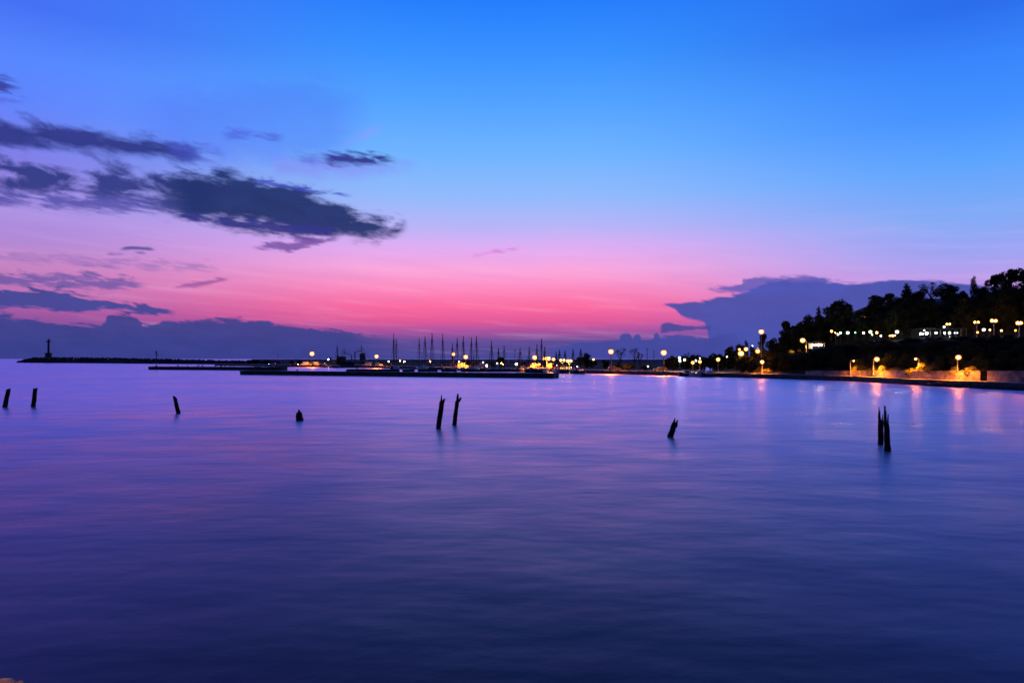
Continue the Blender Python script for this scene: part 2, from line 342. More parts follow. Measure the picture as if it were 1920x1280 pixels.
for name, mtl, p0, p1, DL in (('quay_ground', PAVE, 403, 1335, [0, .5, 5, 12, 25, 34]),
                              ('promenade', PAVE, 1320, 2400, None), ('hill', SOIL, 1335, 2400, [0, 1, 2, 4, 6, 9, 12, 16, 20, 24, 27, 30, 34, 40, 44, 48, 53, 58, 64, 70, 76, 85, 95, 105, 130, 160, 200])):
    m = MB(); xs = [p for p in PXS if p0 <= p <= p1]
    if name == 'quay_ground': xs.append(1335)
    rows = []
    for px in xs:
        if name == 'promenade': ds = [(ysh(px) + .5, 1.0), ((ysh(px) + ywall(px)) / 2, 1.0), (ywall(px) + .6, 1.0)]
        elif name == 'hill': ds = [(ywall(px) + d + .3, (gh(px, ywall(px) + d) if d else .7)) for d in DL]
        else: ds = [(ysh(px) + (d if d else .5), 1.0) for d in DL]
        rows.append([(PX(px, Y), Y, z - (.003 if name == 'hill' else 0)) for Y, z in ds])
    n = len(rows[0]); v = [p for r in rows for p in r]
    f = [(i * n + j, (i + 1) * n + j, (i + 1) * n + j + 1, i * n + j + 1) for i in range(len(rows) - 1) for j in range(n - 1)]
    m.add(v, f); struct(m.build(name, mtl, smooth=(name == 'hill')))
# dark scrub land behind the quay and a far low coast
m = MB(); v = []; f = []
for i, px in enumerate(range(403, 1340, 20)):
    v += [(PX(px, ysh(px) + 33.5), ysh(px) + 33.5, .995), (PX(px, 700), 700, 1.0), (PX(px, 702), 702, -1)]
    if i: a_ = (i - 1) * 3; f += [(a_, a_ + 3, a_ + 4, a_ + 1), (a_ + 1, a_ + 4, a_ + 5, a_ + 2)]
m.add(v, f); struct(m.build('scrub_land', SOIL))
m = MB(); w_ = PX(1345, 703) - PX(474, 703)
t = thing('sea_wall', (PX(474, 703), 703, 0), 'long pale sea wall closing the harbour behind the masts', 'wall')
for i in range(60):
    u0 = w_ * i / 60; MB().box((u0 + w_ / 120, 0, 2.1 + .05 * math.sin(i * 1.7)), (w_ / 60 - .12, 1.2, 5.0)).build('wall_bay', mat('pale_concrete', (.34, .34, .34), .9, .2, .3), t)
# quay edge: a real kerb of concrete with a vertical wet face
m = MB(); v = []; f = []
for i, px in enumerate(PXS):
    y = ysh(px); x0 = PX(px, y); x1 = PX(px, y + .55)
    v += [(x0, y, -1), (x0, y, 1.12), (x1, y + .55, 1.12), (x1, y + .55, .9)]
    if i:
        for j in range(3): f.append(((i - 1) * 4 + j, i * 4 + j, i * 4 + j + 1, (i - 1) * 4 + j + 1))
m.add(v, f)
m.add([(PX(403, YW(685.2)), YW(685.2), -1), (PX(403, YW(685.2)), YW(685.2), 1.12), (PX(403, YW(685.2) + 100), YW(685.2) + 100, 1.12), (PX(403, YW(685.2) + 100), YW(685.2) + 100, -1)], [(0, 1, 2, 3)])
struct(m.build('quay_edge', PIER))
# near quay under the camera, out of frame
m = MB(); m.box((0, -8, .1), (90, 27, 2.4)); m.box((0, -12, 2.3), (90, 26, 2.2))
struct(m.build('unseen_near_quay', CONC))

# rubble at the foot of the right promenade
rng = random.Random(4)
def rock(m, c, r, rng, fl=.75):
    m.ball(c, r, 6, 4, fl * rng.uniform(.8, 1.1), .28, rng)
m = MB()
for i in range(520):
    px = rng.uniform(1735, 2150); y = ysh(px) - rng.uniform(-.2, 1.8); rock(m, (PX(px, y), y, rng.uniform(-.1, .35) + .35 * (1 - (ysh(px) - y) / 2)), rng.uniform(.25, .6), rng)
tag(m.build('rubble', ROCK), 'dark rubble stones along the waterline below the right promenade', 'rubble', kind='stuff')

# breakwater
BW = [(33, YW(679.9)), (60, YW(680.2)), (180, YW(681)), (320, YW(682.2)), (420, YW(683.2)), (520, YW(683.8))]
bwt = thing('breakwater', (PX(100, 870), 870, 0), 'long low breakwater of dark boulders carrying the beacon tower', 'breakwater')
m = MB(); L0 = bwt.location
for i in range(1300):
    px = 33 + 490 * rng.random(); yb = interp(BW, px); t = rng.random(); hz = 1.4 + (4.6 if px > 60 else 4.6 * max(0, (px - 33) / 27)); hz *= 1 - .55 * sst(120, 480, px)
    y = yb + 2 + 12 * t; z = hz * min(1, t * 1.5) + rng.uniform(-.5, .3); r = rng.uniform(.8, 1.7)
    rock(m, (PX(px, y) - L0.x, y - L0.y, z - .3), r, rng, .8)
rs = m.build('boulders', ROCK, bwt); rs['kind'] = 'stuff'
m = MB(); v = []; f = []; K = [33, 45, 60, 100, 180, 320, 420, 520]
for i, px in enumerate(K):
    yb = interp(BW, px); hz = .6 if px == 33 else (3 if px == 45 else 5.2 * (1 - .55 * sst(120, 480, px)))
    v += [(PX(px, yb + 1) - L0.x, yb + 1 - L0.y, -1), (PX(px, yb + 9) - L0.x, yb + 9 - L0.y, hz - .6), (PX(px, yb + 15) - L0.x, yb + 15 - L0.y, hz - .6), (PX(px, yb + 24) - L0.x, yb + 24 - L0.y, -1)]
    if i:
        for j in range(3): f.append(((i - 1) * 4 + j, i * 4 + j, i * 4 + j + 1, (i - 1) * 4 + j + 1))
m.add(v, f); m.build('core', ROCK, bwt)

# beacon tower on the breakwater
yb = interp(BW, 91) + 12; s = yb / F
lt = thing('beacon_tower', (PX(91, yb), yb, 4.9), 'slim harbour beacon tower with gallery on the tip of the breakwater', 'beacon')
z0 = CAMH + (HOR - 669) * s - 4.9
m = MB(); m.box((0, 0, z0 / 2), (7.6, 7.6, z0)); m.build('plinth', CONC, lt)
zb = (HOR - 661.5) * s + CAMH - 4.9
m = MB(); m.lathe([(3.6, z0 + .003), (3.6, zb - .9), (4.1, zb - .8), (4.1, zb)], 16); m.build('base_house', DARKM, lt)
zg = (HOR - 641) * s + CAMH - 4.9
m = MB(); m.lathe([(1.35, zb), (1.05, zg)], 12); m.build('column', DARKM, lt)
g = MB().lathe([(2.2, zg - .5), (2.9, zg), (2.9, zg + .25)], 16).build('gallery', DARKM, lt)
m = MB()
for k in range(10): a = k * math.pi / 5; m.tube([(2.7 * math.cos(a), 2.7 * math.sin(a), zg + .25), (2.7 * math.cos(a), 2.7 * math.sin(a), zg + 1.4)], .07, 5)
m.tube([(2.7 * math.cos(k * math.pi / 8), 2.7 * math.sin(k * math.pi / 8), zg + 1.4) for k in range(17)], .07, 5); m.build('railing', DARKM, g)
m = MB(); m.lathe([(1.1, zg + .25), (1.1, zg + 2.2), (1.5, zg + 2.3), (.3, zg + 3.6)], 12); ln = m.build('lantern', DARKM, lt)
m = MB(); m.tube([(0, 0, zg + 3.4), (0, 0, zg + 5)], .12, 6); m.tube([(1.2, 0, zg + .3), (2.6, 0, zg + 3.9)], .12, 6); m.box((2.8, 0, zg + 3.9), (1.2, .3, .5)); m.build('antenna', DARKM, lt)
m = MB(); m.tube([(PX(191, 810), 810, 4.5), (PX(191, 810), 810, 4.5 + 4.6)], .1, 6); m.box((PX(191, 810), 810, 9.2), (.4, .4, .5))
tag(m.build('marker_pole', DARKM), 'thin marker pole halfway along the boulder breakwater', 'pole')

# low concrete piers
def pier(name, a, b, wid, zt, label, legs=None):
    """a, b: (px, Y) of the near-side ends"""
    A = Vector((PX(a[0], a[1]), a[1], 0)); B = Vector((PX(b[0], b[1]), b[1], 0)); d = (B - A); L = d.length; rz = math.atan2(d.y, d.x)
    t = thing(name, A, label, 'pier', rz=rz)
    if legs is None:
        m = MB(); m.add([(0, 0, -1.5), (L, 0, -1.5), (L, wid, -1.5), (0, wid, -1.5), (0, 0, zt - .25), (L, 0, zt - .25), (L, wid, zt - .25), (0, wid, zt - .25)],
                        [(3, 2, 1, 0), (4, 5, 6, 7), (0, 1, 5, 4), (1, 2, 6, 5), (2, 3, 7, 6), (3, 0, 4, 7)]); m.build('wall', PIER, t)
    else:
        for u0, u1 in legs:
            m = MB(); m.box(((u0 + u1) / 2, wid / 2, (zt - .25 - 1.5) / 2), (u1 - u0, wid - .2, zt - .25 + 1.5)); m.build('pier_block', PIER, t)
    n = max(1, int(L / 9)); r2 = random.Random(name)
    for i in range(n):                                             # the deck is cast in bays
        m = MB(); m.box((L * (i + .5) / n, wid / 2 - .05, zt - .12 + r2.uniform(-.012, .012)), (L / n - .06, wid + .3, .25)); m.build('deck_slab', PIER, t)
    for k in range(int(L / 18)):
        u = 4 + 18 * k; m = MB(); m.lathe([(.16, zt - .03), (.14, zt + .3), (.24, zt + .36), (.24, zt + .46), (.1, zt + .5)], 10, (u, .6, 0)); m.build('bollard', DARKM, t)
    return t, A, rz, L
pier('outer_pier', (450, YW(702.3)), (1037, YW(709.2)), 4.5, 1.25, 'long dark concrete pier nearest the camera, across the marina mouth')
pt, pa, prz, pL = pier('beacon_pier', (278, YW(693)), (528, YW(694.6)), 4, 1.5, 'dark low pier with a light post on its left end')
gaps = [(747, 756), (776, 785), (820, 829), (856, 866), (973, 978), (981, 983)]
ja, jb = (650, 268.0), (990, 262.0); JL = (Vector((PX(jb[0], jb[1]), jb[1], 0)) - Vector((PX(ja[0], ja[1]), ja[1], 0))).length
u = lambda px: (px - ja[0]) / (jb[0] - ja[0]) * JL
segs = []; x = 650
for a, b in gaps: segs.append((u(x), u(a))); x = b
segs.append((u(x), JL))
pier('marina_jetty', ja, jb, 3.2, .95, 'inner marina jetty on blocks, water showing through gaps beneath', legs=segs)

# light post on the beacon pier
y = YW(693) + 2; bx = PX(293, y); zt = CAMH + (HOR - 658.5) * y / F
t = thing('pier_light_post', (bx, y, 1.5), 'thin light post with small head on the left end of the low pier', 'light post')
MB().lathe([(.45, 0), (.45, .25), (.16, .35), (.13, zt - 2.6)], 8).build('post', DARKM, t)
MB().lathe([(.5, zt - 2.6), (.55, zt - 2.5), (.3, zt - 2.3), (.3, zt - 1.7), (.42, zt - 1.6), (.1, zt - 1.3)], 10).build('lantern', DARKM, t)
MB().box((.45, 0, zt - 3.3), (.7, .12, .45)).build('plate', DARKM, t)
# gulls resting on the pier
proto_gull = MB(); proto_gull.ball((0, 0, .25), .2, 8, 6, .75); proto_gull.v = [(x * 1.6, y, z) for x, y, z in proto_gull.v]
gm = proto_gull; gm.tube([(.2, 0, .3), (.3, 0, .46)], [.09, .07], 6); gm.ball((.32, 0, .5), .09, 6, 5); gm.tube([(.38, 0, .49), (.52, 0, .46)], [.03, .01], 5); gm.tube([(-.25, 0, .26), (-.55, 0, .22)], [.1, .02], 6); gm.tube([(.02, .06, .14), (.02, .06, 0)], .02, 4); gm.tube([(.02, -.06, .14), (.02, -.06, 0)], .02, 4)
GULL = mat('gull_grey', (.16, .16, .17), .8, .2, 3)
for i, px in enumerate((324, 368.5, 378, 407, 419, 427, 438, 446)):
    y = YW(693.6) + 1.2; q = (PX(px, y) - PX(278, YW(693))) / math.cos(prz)
    p = Matrix.Rotation(prz, 3, 'Z') @ Vector((q, 1.4, 0)) + pa
    if i == 0: gull = gm.build('gull', GULL, smooth=True); o = gull
    else: o = gull.copy(); COL.objects.link(o)
    o.location = (p.x, p.y, 1.505); o.rotation_euler.z = rng.uniform(0, 6.28); o.scale = (1.5,) * 3
    tag(o, ('first', 'second', 'third', 'fourth', 'fifth', 'sixth', 'seventh', 'eighth')[i] + ' gull from the left resting on the low pier', 'gull', 'gulls resting on the low pier')

# ------------------------------------------------------------------ rotten timber piles
def pile(base, top, w0, w1, label, spl=(), cut=0.0, seed=1, flare=1.0, group='rotten timber piles in the water'):
    """base/top: pixel of the axis at the waterline and at the top of the full trunk; w0/w1 widths in px; spl: splinters (px0,py0,px1,py1,w0,w1)"""
    r2 = random.Random(seed); Y = YW(base[1]); k = Y / F
    b = P(base[0], base[1], Y); tp = P(top[0], top[1], Y)
    lean_y = r2.uniform(-.08, .08) * (tp.z - b.z); tp.y += lean_y
    t = thing('timber_pile', b, label, 'pile', group)
    ax = tp - b; n = 14; m = MB(); v = []; f = []; rows = 12; ph = [r2.uniform(0, 6.28) for _ in range(4)]
    for i in range(rows + 1):
        s_ = -.5 + 1.5 * i / rows; c = ax * s_; rr = (w0 + (w1 - w0) * max(0, s_)) * k / 2 * (1 + (flare - 1) * max(0, 1 - max(0, s_) * 4))
        for j in range(n):
            a = 2 * math.pi * j / n
            q = rr * (1 + .06 * math.sin(3 * a + ph[0]) + .05 * math.sin(5 * a + ph[1] + s_ * 2) + .05 * math.sin(s_ * 9 + ph[2] + a) + r2.uniform(-.05, .05))
            dz = 0
            if i == rows: dz = (math.cos(a) * cut + r2.uniform(-.16, .14)) * rr * 1.4
            v.append((c.x + q * math.cos(a), c.y + q * math.sin(a), c.z + dz))
    for i in range(rows):
        for j in range(n): f.append((i * n + j, i * n + (j + 1) % n, (i + 1) * n + (j + 1) % n, (i + 1) * n + j))
    ci = len(v); v.append((ax.x, ax.y, ax.z - w1 * k * .25))
    for j in range(n): f.append((rows * n + j, rows * n + (j + 1) % n, ci))
    m.add(v, f); m.build('trunk', WOOD, t)
    for sp in spl:
        x0, y0, x1, y1, a0, a1 = sp[:6]; dy = sp[6] if len(sp) > 6 else r2.uniform(-.4, .4) * w1 * k / 2
        p0 = P(x0, y0, Y) - b; p1 = P(x1, y1, Y) - b; p0.y += dy + lean_y * .8; p1.y += dy + lean_y
        mid = (p0 + p1) / 2 + Vector((r2.uniform(-.2, .2) * a1 * k, 0, 0))
        MB().tube([p0, mid, p1], [a0 * k / 2, (a0 * .45 + a1 * .55) * k / 2, a1 * k / 2], 7, True, .18, r2).build('splinter', WOOD, t)
    return t
pile((9, 763), (14, 729.5), 8.2, 7.4, 'leaning timber pile at the left picture edge, left of its pair', cut=.3, seed=2)
pile((62.8, 762.5), (67.5, 727.5), 7.4, 6.8, 'leaning timber pile at the far left, right of its pair', cut=.2, seed=3)
pile((334.5, 774), (327.6, 743.5), 8, 6.0, 'single timber pile leaning left, with a knot near its top', [(330.5, 750, 332.4, 747, 4.5, 2.5, 0)], cut=-.35, seed=4)
pile((562, 788), (560.5, 774), 14, 10.5, 'short stubby pile stump with a pointed top', [(560.7, 776, 560.4, 767.6, 9.5, 2.4, 0), (563.5, 778, 563.0, 772, 6.5, 3, 0)], seed=5)
pile((822, 802.5), (829, 752), 9.6, 9.2, 'leaning pile left of the middle pair, with a spike and twig on top',
     [(828, 754, 827.6, 740.4, 5.0, 1.6, 0), (831, 753, 833.2, 747.6, 5.5, 3.2, .1), (833, 749, 838.6, 749.4, 1.0, .4, .1)], seed=6)
pile((851.8, 796.5), (857, 753), 8.6, 7.2, 'leaning pile right of the middle pair, with a forked top',
     [(857.3, 756, 858.6, 737.6, 6.4, 3.0, 0), (859.5, 753, 864.6, 745.6, 4.6, 3.2, .1), (861, 750, 863, 744.4, 2.4, 1.4, .1)], seed=7)
pile((1256.8, 819), (1265.2, 791.5), 11.6, 9.6, 'leaning broken pile with a notched top, right of the picture centre',
     [(1262.6, 795, 1265.2, 783.6, 5.6, 1.8, 0), (1268.2, 796, 1270.4, 786.4, 5, 2.4, .05), (1267.6, 801, 1269.6, 794, 4.6, 3.4, .05)], seed=8)
pile((1651.2, 833), (1651.0, 787), 10.0, 8.8, 'upright split pile left of the right-hand pair',
     [(1649.4, 790, 1648.3, 771, 6.0, 3.2, 0), (1648.4, 774, 1647.9, 762.2, 3.0, 1.0, 0), (1655.0, 789, 1656.1, 776.5, 2.8, 1.0, .05), (1654.6, 797, 1658.4, 796, 3.0, 2.2, .1)], seed=9)
pile((1663.6, 845), (1662.4, 795), 10.6, 9.0, 'upright split pile right of the right-hand pair, tallest splinter',
     [(1660.4, 800, 1660.0, 770, 5.6, 4.2, 0), (1659.5, 774, 1659.2, 760.4, 3.8, 2.8, 0), (1665.6, 798, 1666.6, 776.2, 4.0, 1.6, .05)], seed=10, flare=1.15)

# ------------------------------------------------------------------ vegetation (unit-height prototypes, copied and scaled)
def leaf(m, c, s_, r2):
    d = Vector((r2.gauss(0, 1), r2.gauss(0, 1), r2.gauss(0, 1))).normalized(); e = d.orthogonal().normalized(); e = Matrix.Rotation(r2.uniform(0, 6.28), 3, d) @ e; w = d.cross(e)
    k = s_ * r2.uniform(.6, 1.25); b = r2.uniform(.3, .55)
    m.add([c - e * k, c + w * k * b + d * k * .15, c + e * k, c - w * k * b + d * k * .15], [(0, 1, 2, 3)])
def lobes_crown(lobes, n, s_, r2, inner=.35):
    m = MB(); tot = [l[3] ** 2 for l in lobes]
    for l in r2.choices(lobes, tot, k=n):
        d = Vector((r2.gauss(0, 1), r2.gauss(0, 1), r2.gauss(0, 1))).normalized(); q = r2.uniform(inner, 1.0) ** .5 * l[3]
        if r2.random() < .12: q *= r2.uniform(1, 1.22)
        leaf(m, Vector((l[0], l[1], l[2])) + Vector((d.x * q, d.y * q, d.z * q * l[4])), s_, r2)
    return m
def limbs(r2, h0, h1, rad, n=5, spread=.25):
    m = MB(); m.tube([(0, 0, -.04), (r2.uniform(-.02, .02), r2.uniform(-.02, .02), h0 * .6), (r2.uniform(-.03, .03), r2.uniform(-.03, .03), h0), (0, 0, h1)], [rad * 1.35, rad, rad * .8, rad * .3], 7)
    for k in range(n):
        a = 6.28 * k / n + r2.uniform(-.4, .4); z = h0 * r2.uniform(.7, 1.1); q = spread * r2.uniform(.6, 1.1)
        m.tube([(0, 0, z), (q * .5 * math.cos(a), q * .5 * math.sin(a), z + .10), (q * math.cos(a), q * math.sin(a), z + .24)], [rad * .5, rad * .35, rad * .12], 5)
    return m
def proto(kind, seed):
    r2 = random.Random(seed * 77 + 5); L = []
    if kind == 'broad':
        for k in range(15):
            a = r2.uniform(0, 6.28); q = r2.uniform(.05, .27); z = r2.uniform(.22, .86); q *= 1.15 - .8 * abs(z - .58); L.append((q * math.cos(a), q * math.sin(a), z, r2.uniform(.11, .19), .85))
        L.append((0, 0, .6, .24, 1)); return limbs(r2, .32, .7, .03), lobes_crown(L, 3000, .042, r2), .42
    if kind == 'dome':
        for k in range(26):
            a = r2.uniform(0, 6.28); q = .36 * r2.random() ** .5; z = .66 + .24 * math.cos(q / .36 * 1.5) * r2.uniform(.3, 1); L.append((q * math.cos(a), q * math.sin(a), z - .08, r2.uniform(.08, .13), .8))
        for k in range(9): a = r2.uniform(0, 6.28); L.append((.27 * math.cos(a), .27 * math.sin(a), r2.uniform(.35, .5), .11, .8))
        L.append((0, 0, .58, .24, 1)); return limbs(r2, .35, .75, .03), lobes_crown(L, 3800, .034, r2), .44
    if kind == 'pine':
        for k in range(26):
            a = r2.uniform(0, 6.28); z = r2.uniform(.25, .93); q = r2.uniform(.03, .34) * (1.25 - z * .75); L.append((q * math.cos(a), q * math.sin(a), z, r2.uniform(.07, .15), .65))
        return limbs(r2, .45, .92, .024, 7, .3), lobes_crown(L, 3000, .036, r2), .40
    if kind == 'conifer':
        for k in range(34):
            z = .14 + .82 * (k / 33); q = .20 * (1 - z) + .018; a = k * 2.4; L.append((q * .7 * math.cos(a), q * .7 * math.sin(a), z, q * .72 + .012, .8))
        L.append((0, 0, .45, .09, 3)); return limbs(r2, .3, .95, .02, 0), lobes_crown(L, 2200, .034, r2), .2
    if kind == 'cypress':
        for k in range(30):
            z = .06 + .92 * (k / 29); q = .085 * math.sin(min(1, (1 - z) * 2.2 + .12) * 1.57) ** .8; L.append((r2.uniform(-.03, .03), r2.uniform(-.03, .03), z, q + .012, 1))
        return limbs(r2, .3, .9, .014, 0), lobes_crown(L, 1900, .026, r2), .11
    if kind == 'bare':
        m = limbs(r2, .3, .6, .022, 6, .2); tips = []
        def br(p, d, ln, rd, dep):
            q = p + d * ln; m.tube([p, (p + q) / 2 + Vector((r2.uniform(-.01, .01),) * 3), q], [rd, rd * .8, rd * .55], 4)
            tips.append(q)
            if dep:
                for _ in range(3): br(q, (d + Vector((r2.uniform(-.6, .6), r2.uniform(-.6, .6), r2.uniform(-.1, .5)))).normalized(), ln * .7, rd * .55, dep - 1)
        for k in range(6): a = k * 1.05 + r2.uniform(-.3, .3); br(Vector((0, 0, .28 + .04 * k)), Vector((math.cos(a) * .55, math.sin(a) * .55, 1)).normalized(), .20, .012, 3)
        c = MB()
        for q in r2.choices(tips, k=330): leaf(c, q + Vector((r2.gauss(0, .015), r2.gauss(0, .015), r2.gauss(0, .015))), .022, r2)
        return m, c, .36
    if kind == 'bush':
        for k in range(12):
            a = r2.uniform(0, 6.28); q = r2.uniform(0, .42); L.append((q * math.cos(a), q * math.sin(a), r2.uniform(.15, .72) * (1.1 - q), r2.uniform(.2, .32), .9))
        return limbs(r2, .2, .5, .03, 4, .3), lobes_crown(L, 1900, .062, r2), .62
    if kind == 'palm':
        m = MB(); m.tube([(0, 0, -.05), (.01, 0, .4), (.03, 0, .78)], [.045, .035, .03], 8); c = MB()
        for k in range(26):
            a = k * 2.4; el = r2.uniform(-.5, 1.1); pts = []; p = Vector((.03, 0, .78)); d = Vector((math.cos(a) * math.cos(el), math.sin(a) * math.cos(el), math.sin(el)))
            for i in range(7):
                pts.append(p.copy()); p = p + d * .05; d = (d + Vector((0, 0, -.16))).normalized()
            sd = d.cross(Vector((0, 0, 1))).normalized()
            for i in range(6):
                for sg in (-1, 1):
                    w = .05 * math.sin((i + 1) / 7 * 3.0); q = pts[i]; q2 = pts[i + 1]
                    c.add([q, q2, q2 + sd * sg * w + Vector((0, 0, -.035)), q + sd * sg * w + Vector((0, 0, -.035))], [(0, 1, 2, 3)])
        return m, c, .3
PROT = {}
def get_proto(kind, seed, lm):
    k = (kind, seed, lm.name)
    if k not in PROT:
        tr, cr, hw = proto(kind, seed); e = bpy.data.objects.new('proto', None); COL.objects.link(e)
        tr.build('trunk', BARK, e); cr.build('crown' if kind not in ('bush',) else 'foliage', lm, e); PROT[k] = (e, hw)
    return PROT[k]
NAMES = {'broad': 'broadleaf_tree', 'dome': 'domed_tree', 'pine': 'pine_tree', 'conifer': 'conifer_tree', 'cypress': 'cypress_tree', 'bare': 'sparse_tree', 'bush': 'shrub', 'palm': 'palm_tree'}
def tree(kind, px, top, Y, wpx, label, group=None, seed=None, lm=None, gz=None, z_top=None):
    seed = rng.randrange(3) if seed is None else seed; e, hw = get_proto(kind, seed, lm or LEAF)
    g = gh(px, Y) if gz is None else gz; h = (CAMH + (HOR - top) * Y / F if z_top is None else z_top) - g; h = max(h, .8)
    o = copy_tree(e); o.name = NAMES[kind]; o.location = (PX(px, Y), Y, g - .05)
    w = wpx * Y / F / 2 / hw; o.scale = (w, w * rng.uniform(.85, 1.15), h); o.rotation_euler.z = rng.uniform(0, 6.28)
    for ch in o.children: ch.name = ch.name.split('.')[0]
    return tag(o, label, 'shrub' if kind == 'bush' else 'tree', group)
rng = random.Random(21)
def hy(px, d): return ywall(px) + d
G1 = 'trees of the wooded hill'
# trees that stand out on the hill's skyline: kind, px, top row, width px, metres behind the wall, label
for kind, px, top, w, d, lab in (
    ('cypress', 1399, 637, 9, 34, 'small pointed conifer at the low left end of the wooded hill'),
    ('broad', 1371, 648, 26, 30, 'dark rounded tree at the lowest left end of the wooded hill'),
    ('broad', 1388, 644, 24, 38, 'dark tree just left of the small pointed conifer'),
    ('broad', 1414, 646, 26, 30, 'dark tree left of the tall hillside lamp post'),
    ('pine', 1430, 625, 26, 26, 'dark tree behind the tall hillside street lamp'),
    ('broad', 1448, 633, 30, 30, 'low dark tree right of the tall hillside lamp'),
    ('pine', 1474, 601, 36, 40, 'dark tree with a ragged crown, left shoulder of the wooded hill'),
    ('broad', 1499, 597, 40, 42, 'dark tree right of the ragged one on the hill shoulder'),
    ('broad', 1518, 588, 26, 46, 'dark tree beside the slim conifer left of the domed tree'),
    ('conifer', 1535, 573, 22, 48, 'slim conifer standing left of the big domed tree'),
    ('dome', 1572, 550, 66, 50, 'big domed tree standing out on the hill skyline'),
    ('pine', 1609, 581, 26, 48, 'small ragged tree in the dip right of the domed tree'),
    ('broad', 1632, 566, 38, 54, 'dark tree on the right side of the skyline dip'),
    ('pine', 1645, 551, 44, 56, 'tall ragged pine right of the skyline dip'),
    ('pine', 1665, 549, 34, 58, 'second tall ragged pine right of the skyline dip'),
    ('broad', 1684, 556, 36, 58, 'dark tree left of the pointed conifer on the skyline'),
    ('conifer', 1700, 529, 30, 60, 'pointed conifer rising above the middle of the hill skyline'),
    ('broad', 1720, 538, 40, 62, 'rounded tree just right of the pointed skyline conifer'),
    ('bare', 1745, 527, 46, 64, 'thin-crowned tree with sky showing through its twigs'),
    ('broad', 1777, 531, 50, 64, 'rounded tree right of the thin-crowned tree'),
    ('broad', 1804, 541, 36, 62, 'low rounded tree left of the narrow cypress'),
    ('cypress', 1826, 517, 12, 60, 'narrow cypress spire on the skyline'),
    ('broad', 1843, 536, 34, 62, 'low tree right of the narrow cypress'),
    ('pine', 1866, 513, 48, 60, 'ragged pine left of the tallest hill trees'),
    ('pine', 1894, 501, 50, 58, 'tall ragged pine near the right picture edge'),
    ('pine', 1922, 496, 56, 58, 'tallest pine at the right picture edge')):
    tree(kind, px, top, hy(px, d), w, lab, G1)
for i in range(72):                                                   # upper wood filling the hill under the skyline
    px = 1458 + i * 7.0 + rng.uniform(-4, 4); sk = interp([(1460, 620), (1500, 610), (1560, 585), (1610, 600), (1650, 575), (1700, 560), (1800, 558), (1860, 545), (1960, 530)], px)
    tree(rng.choice(('broad', 'pine', 'broad')), px, sk + rng.uniform(-4, 26), hy(px, rng.uniform(45, 57)), rng.uniform(36, 52), 'dark tree inside the wood above the lit terrace', G1)
for i in range(118):                                                   # slope below the terrace
    px = 1392 + i * 4.8 + rng.uniform(-4, 4); d = (4.5, 10, 16, 22)[i % 4] + rng.uniform(-1.5, 2.5); lim = interp([(1400, 668), (1450, 662), (1500, 656), (1560, 645), (1640, 640), (1960, 636)], px)
    Y = hy(px, d); base = HOR - (gh(px, Y) - CAMH) * F / Y
    tree(rng.choice(('broad', 'bush', 'bush')), px, max(lim + rng.uniform(-2, 9), base - 34) if d > 14 else base - rng.uniform(18, 34), Y, rng.uniform(26, 44), 'dark growth on the slope below the lit terrace', 'trees and shrubs on the dark slope')
tree('bush', 1940, 650, hy(1940, 8), 60, 'dark growth on the slope below the lit terrace', 'trees and shrubs on the dark slope')
for px, top, w in ((1716, 632, 18), (1745, 633, 14), (1763, 632, 14), (1789, 633, 12), (1802, 629, 18), (1814, 627, 24), (1838, 628, 24), (1866, 627, 28), (1892, 626, 26), (1705, 628, 22), (1660, 634, 20), (1612, 632, 22)):
    tree('bush', px, top, hy(px, 26), w, 'low dark shrub on the front edge of the lit terrace', 'shrubs on the terrace edge')
# far band of trees left of the hill, and the trees along the marina
G2 = 'trees along the marina'
BLAB = 'dark tree in the low band between the right quay lamp and the hill'
for i in range(15):
    px = 1256 + i * 8.2 + rng.uniform(-3, 3); tree('broad', px, interp([(1255, 668), (1300, 664), (1320, 667), (1352, 660), (1372, 662)], px) + rng.uniform(-1.5, 3), ysh(px) + rng.uniform(40, 70), rng.uniform(20, 30), BLAB, 'low band of trees left of the hill', gz=1.0)
for kind, px, top, w, d, lab in (
    ('palm', 619, 667.5, 9, 14, 'small palm beside the leftmost fishing boat'),
    ('broad', 634, 664, 11, 16, 'small dark tree right of the palm'),
    ('broad', 938, 668, 19, 40, 'round dark tree behind the marina, right of the long masts'),
    ('broad', 878, 674, 10, 26, 'small dark tree beside the middle marina lamp'),
    ('broad', 981, 677, 10, 40, 'small dark bush-like tree left of the bright lamp cluster'),
    ('broad', 1100, 661, 22, 45, 'tall part of the dark tree clump right of the lamp cluster'),
    ('broad', 1090, 668, 20, 40, 'low left part of the dark tree clump right of the lamp cluster'),
    ('broad', 1112, 672, 18, 38, 'low right part of the dark tree clump right of the lamp cluster'),
    ('broad', 1136, 673, 18, 30, 'low dark tree at the foot of the leaning-lit quay lamp'),
    ('bare', 1163, 649, 26, 22, 'sparse tree just right of the tall quay lamp'),
    ('bare', 1190, 649, 24, 24, 'sparse tree standing alone between the two tall quay lamps'),
    ('bare', 1200, 661, 14, 28, 'small sparse tree right of the lone sparse tree'),
    ('broad', 1250, 668, 22, 16, 'dark tree behind the right tall quay lamp'),
    ('broad', 1262, 666, 18, 18, 'dark tree right of the right tall quay lamp'),
    ('bare', 1287, 658, 14, 55, 'thin spreading tree above the low tree band'),
    ('broad', 1179, 682, 26, 12, 'low dark hedge-like tree between the quay lamps, left one'),
    ('broad', 1209, 684, 24, 12, 'low dark hedge-like tree between the quay lamps, right one'),
    ('broad', 1160, 678, 14, 16, 'low dark tree behind the parked car by the quay lamp')):
    tree(kind, px, top, ysh(px) + d, w, lab, G2, gz=1.0, lm=LEAF2 if kind == 'bare' else LEAF)
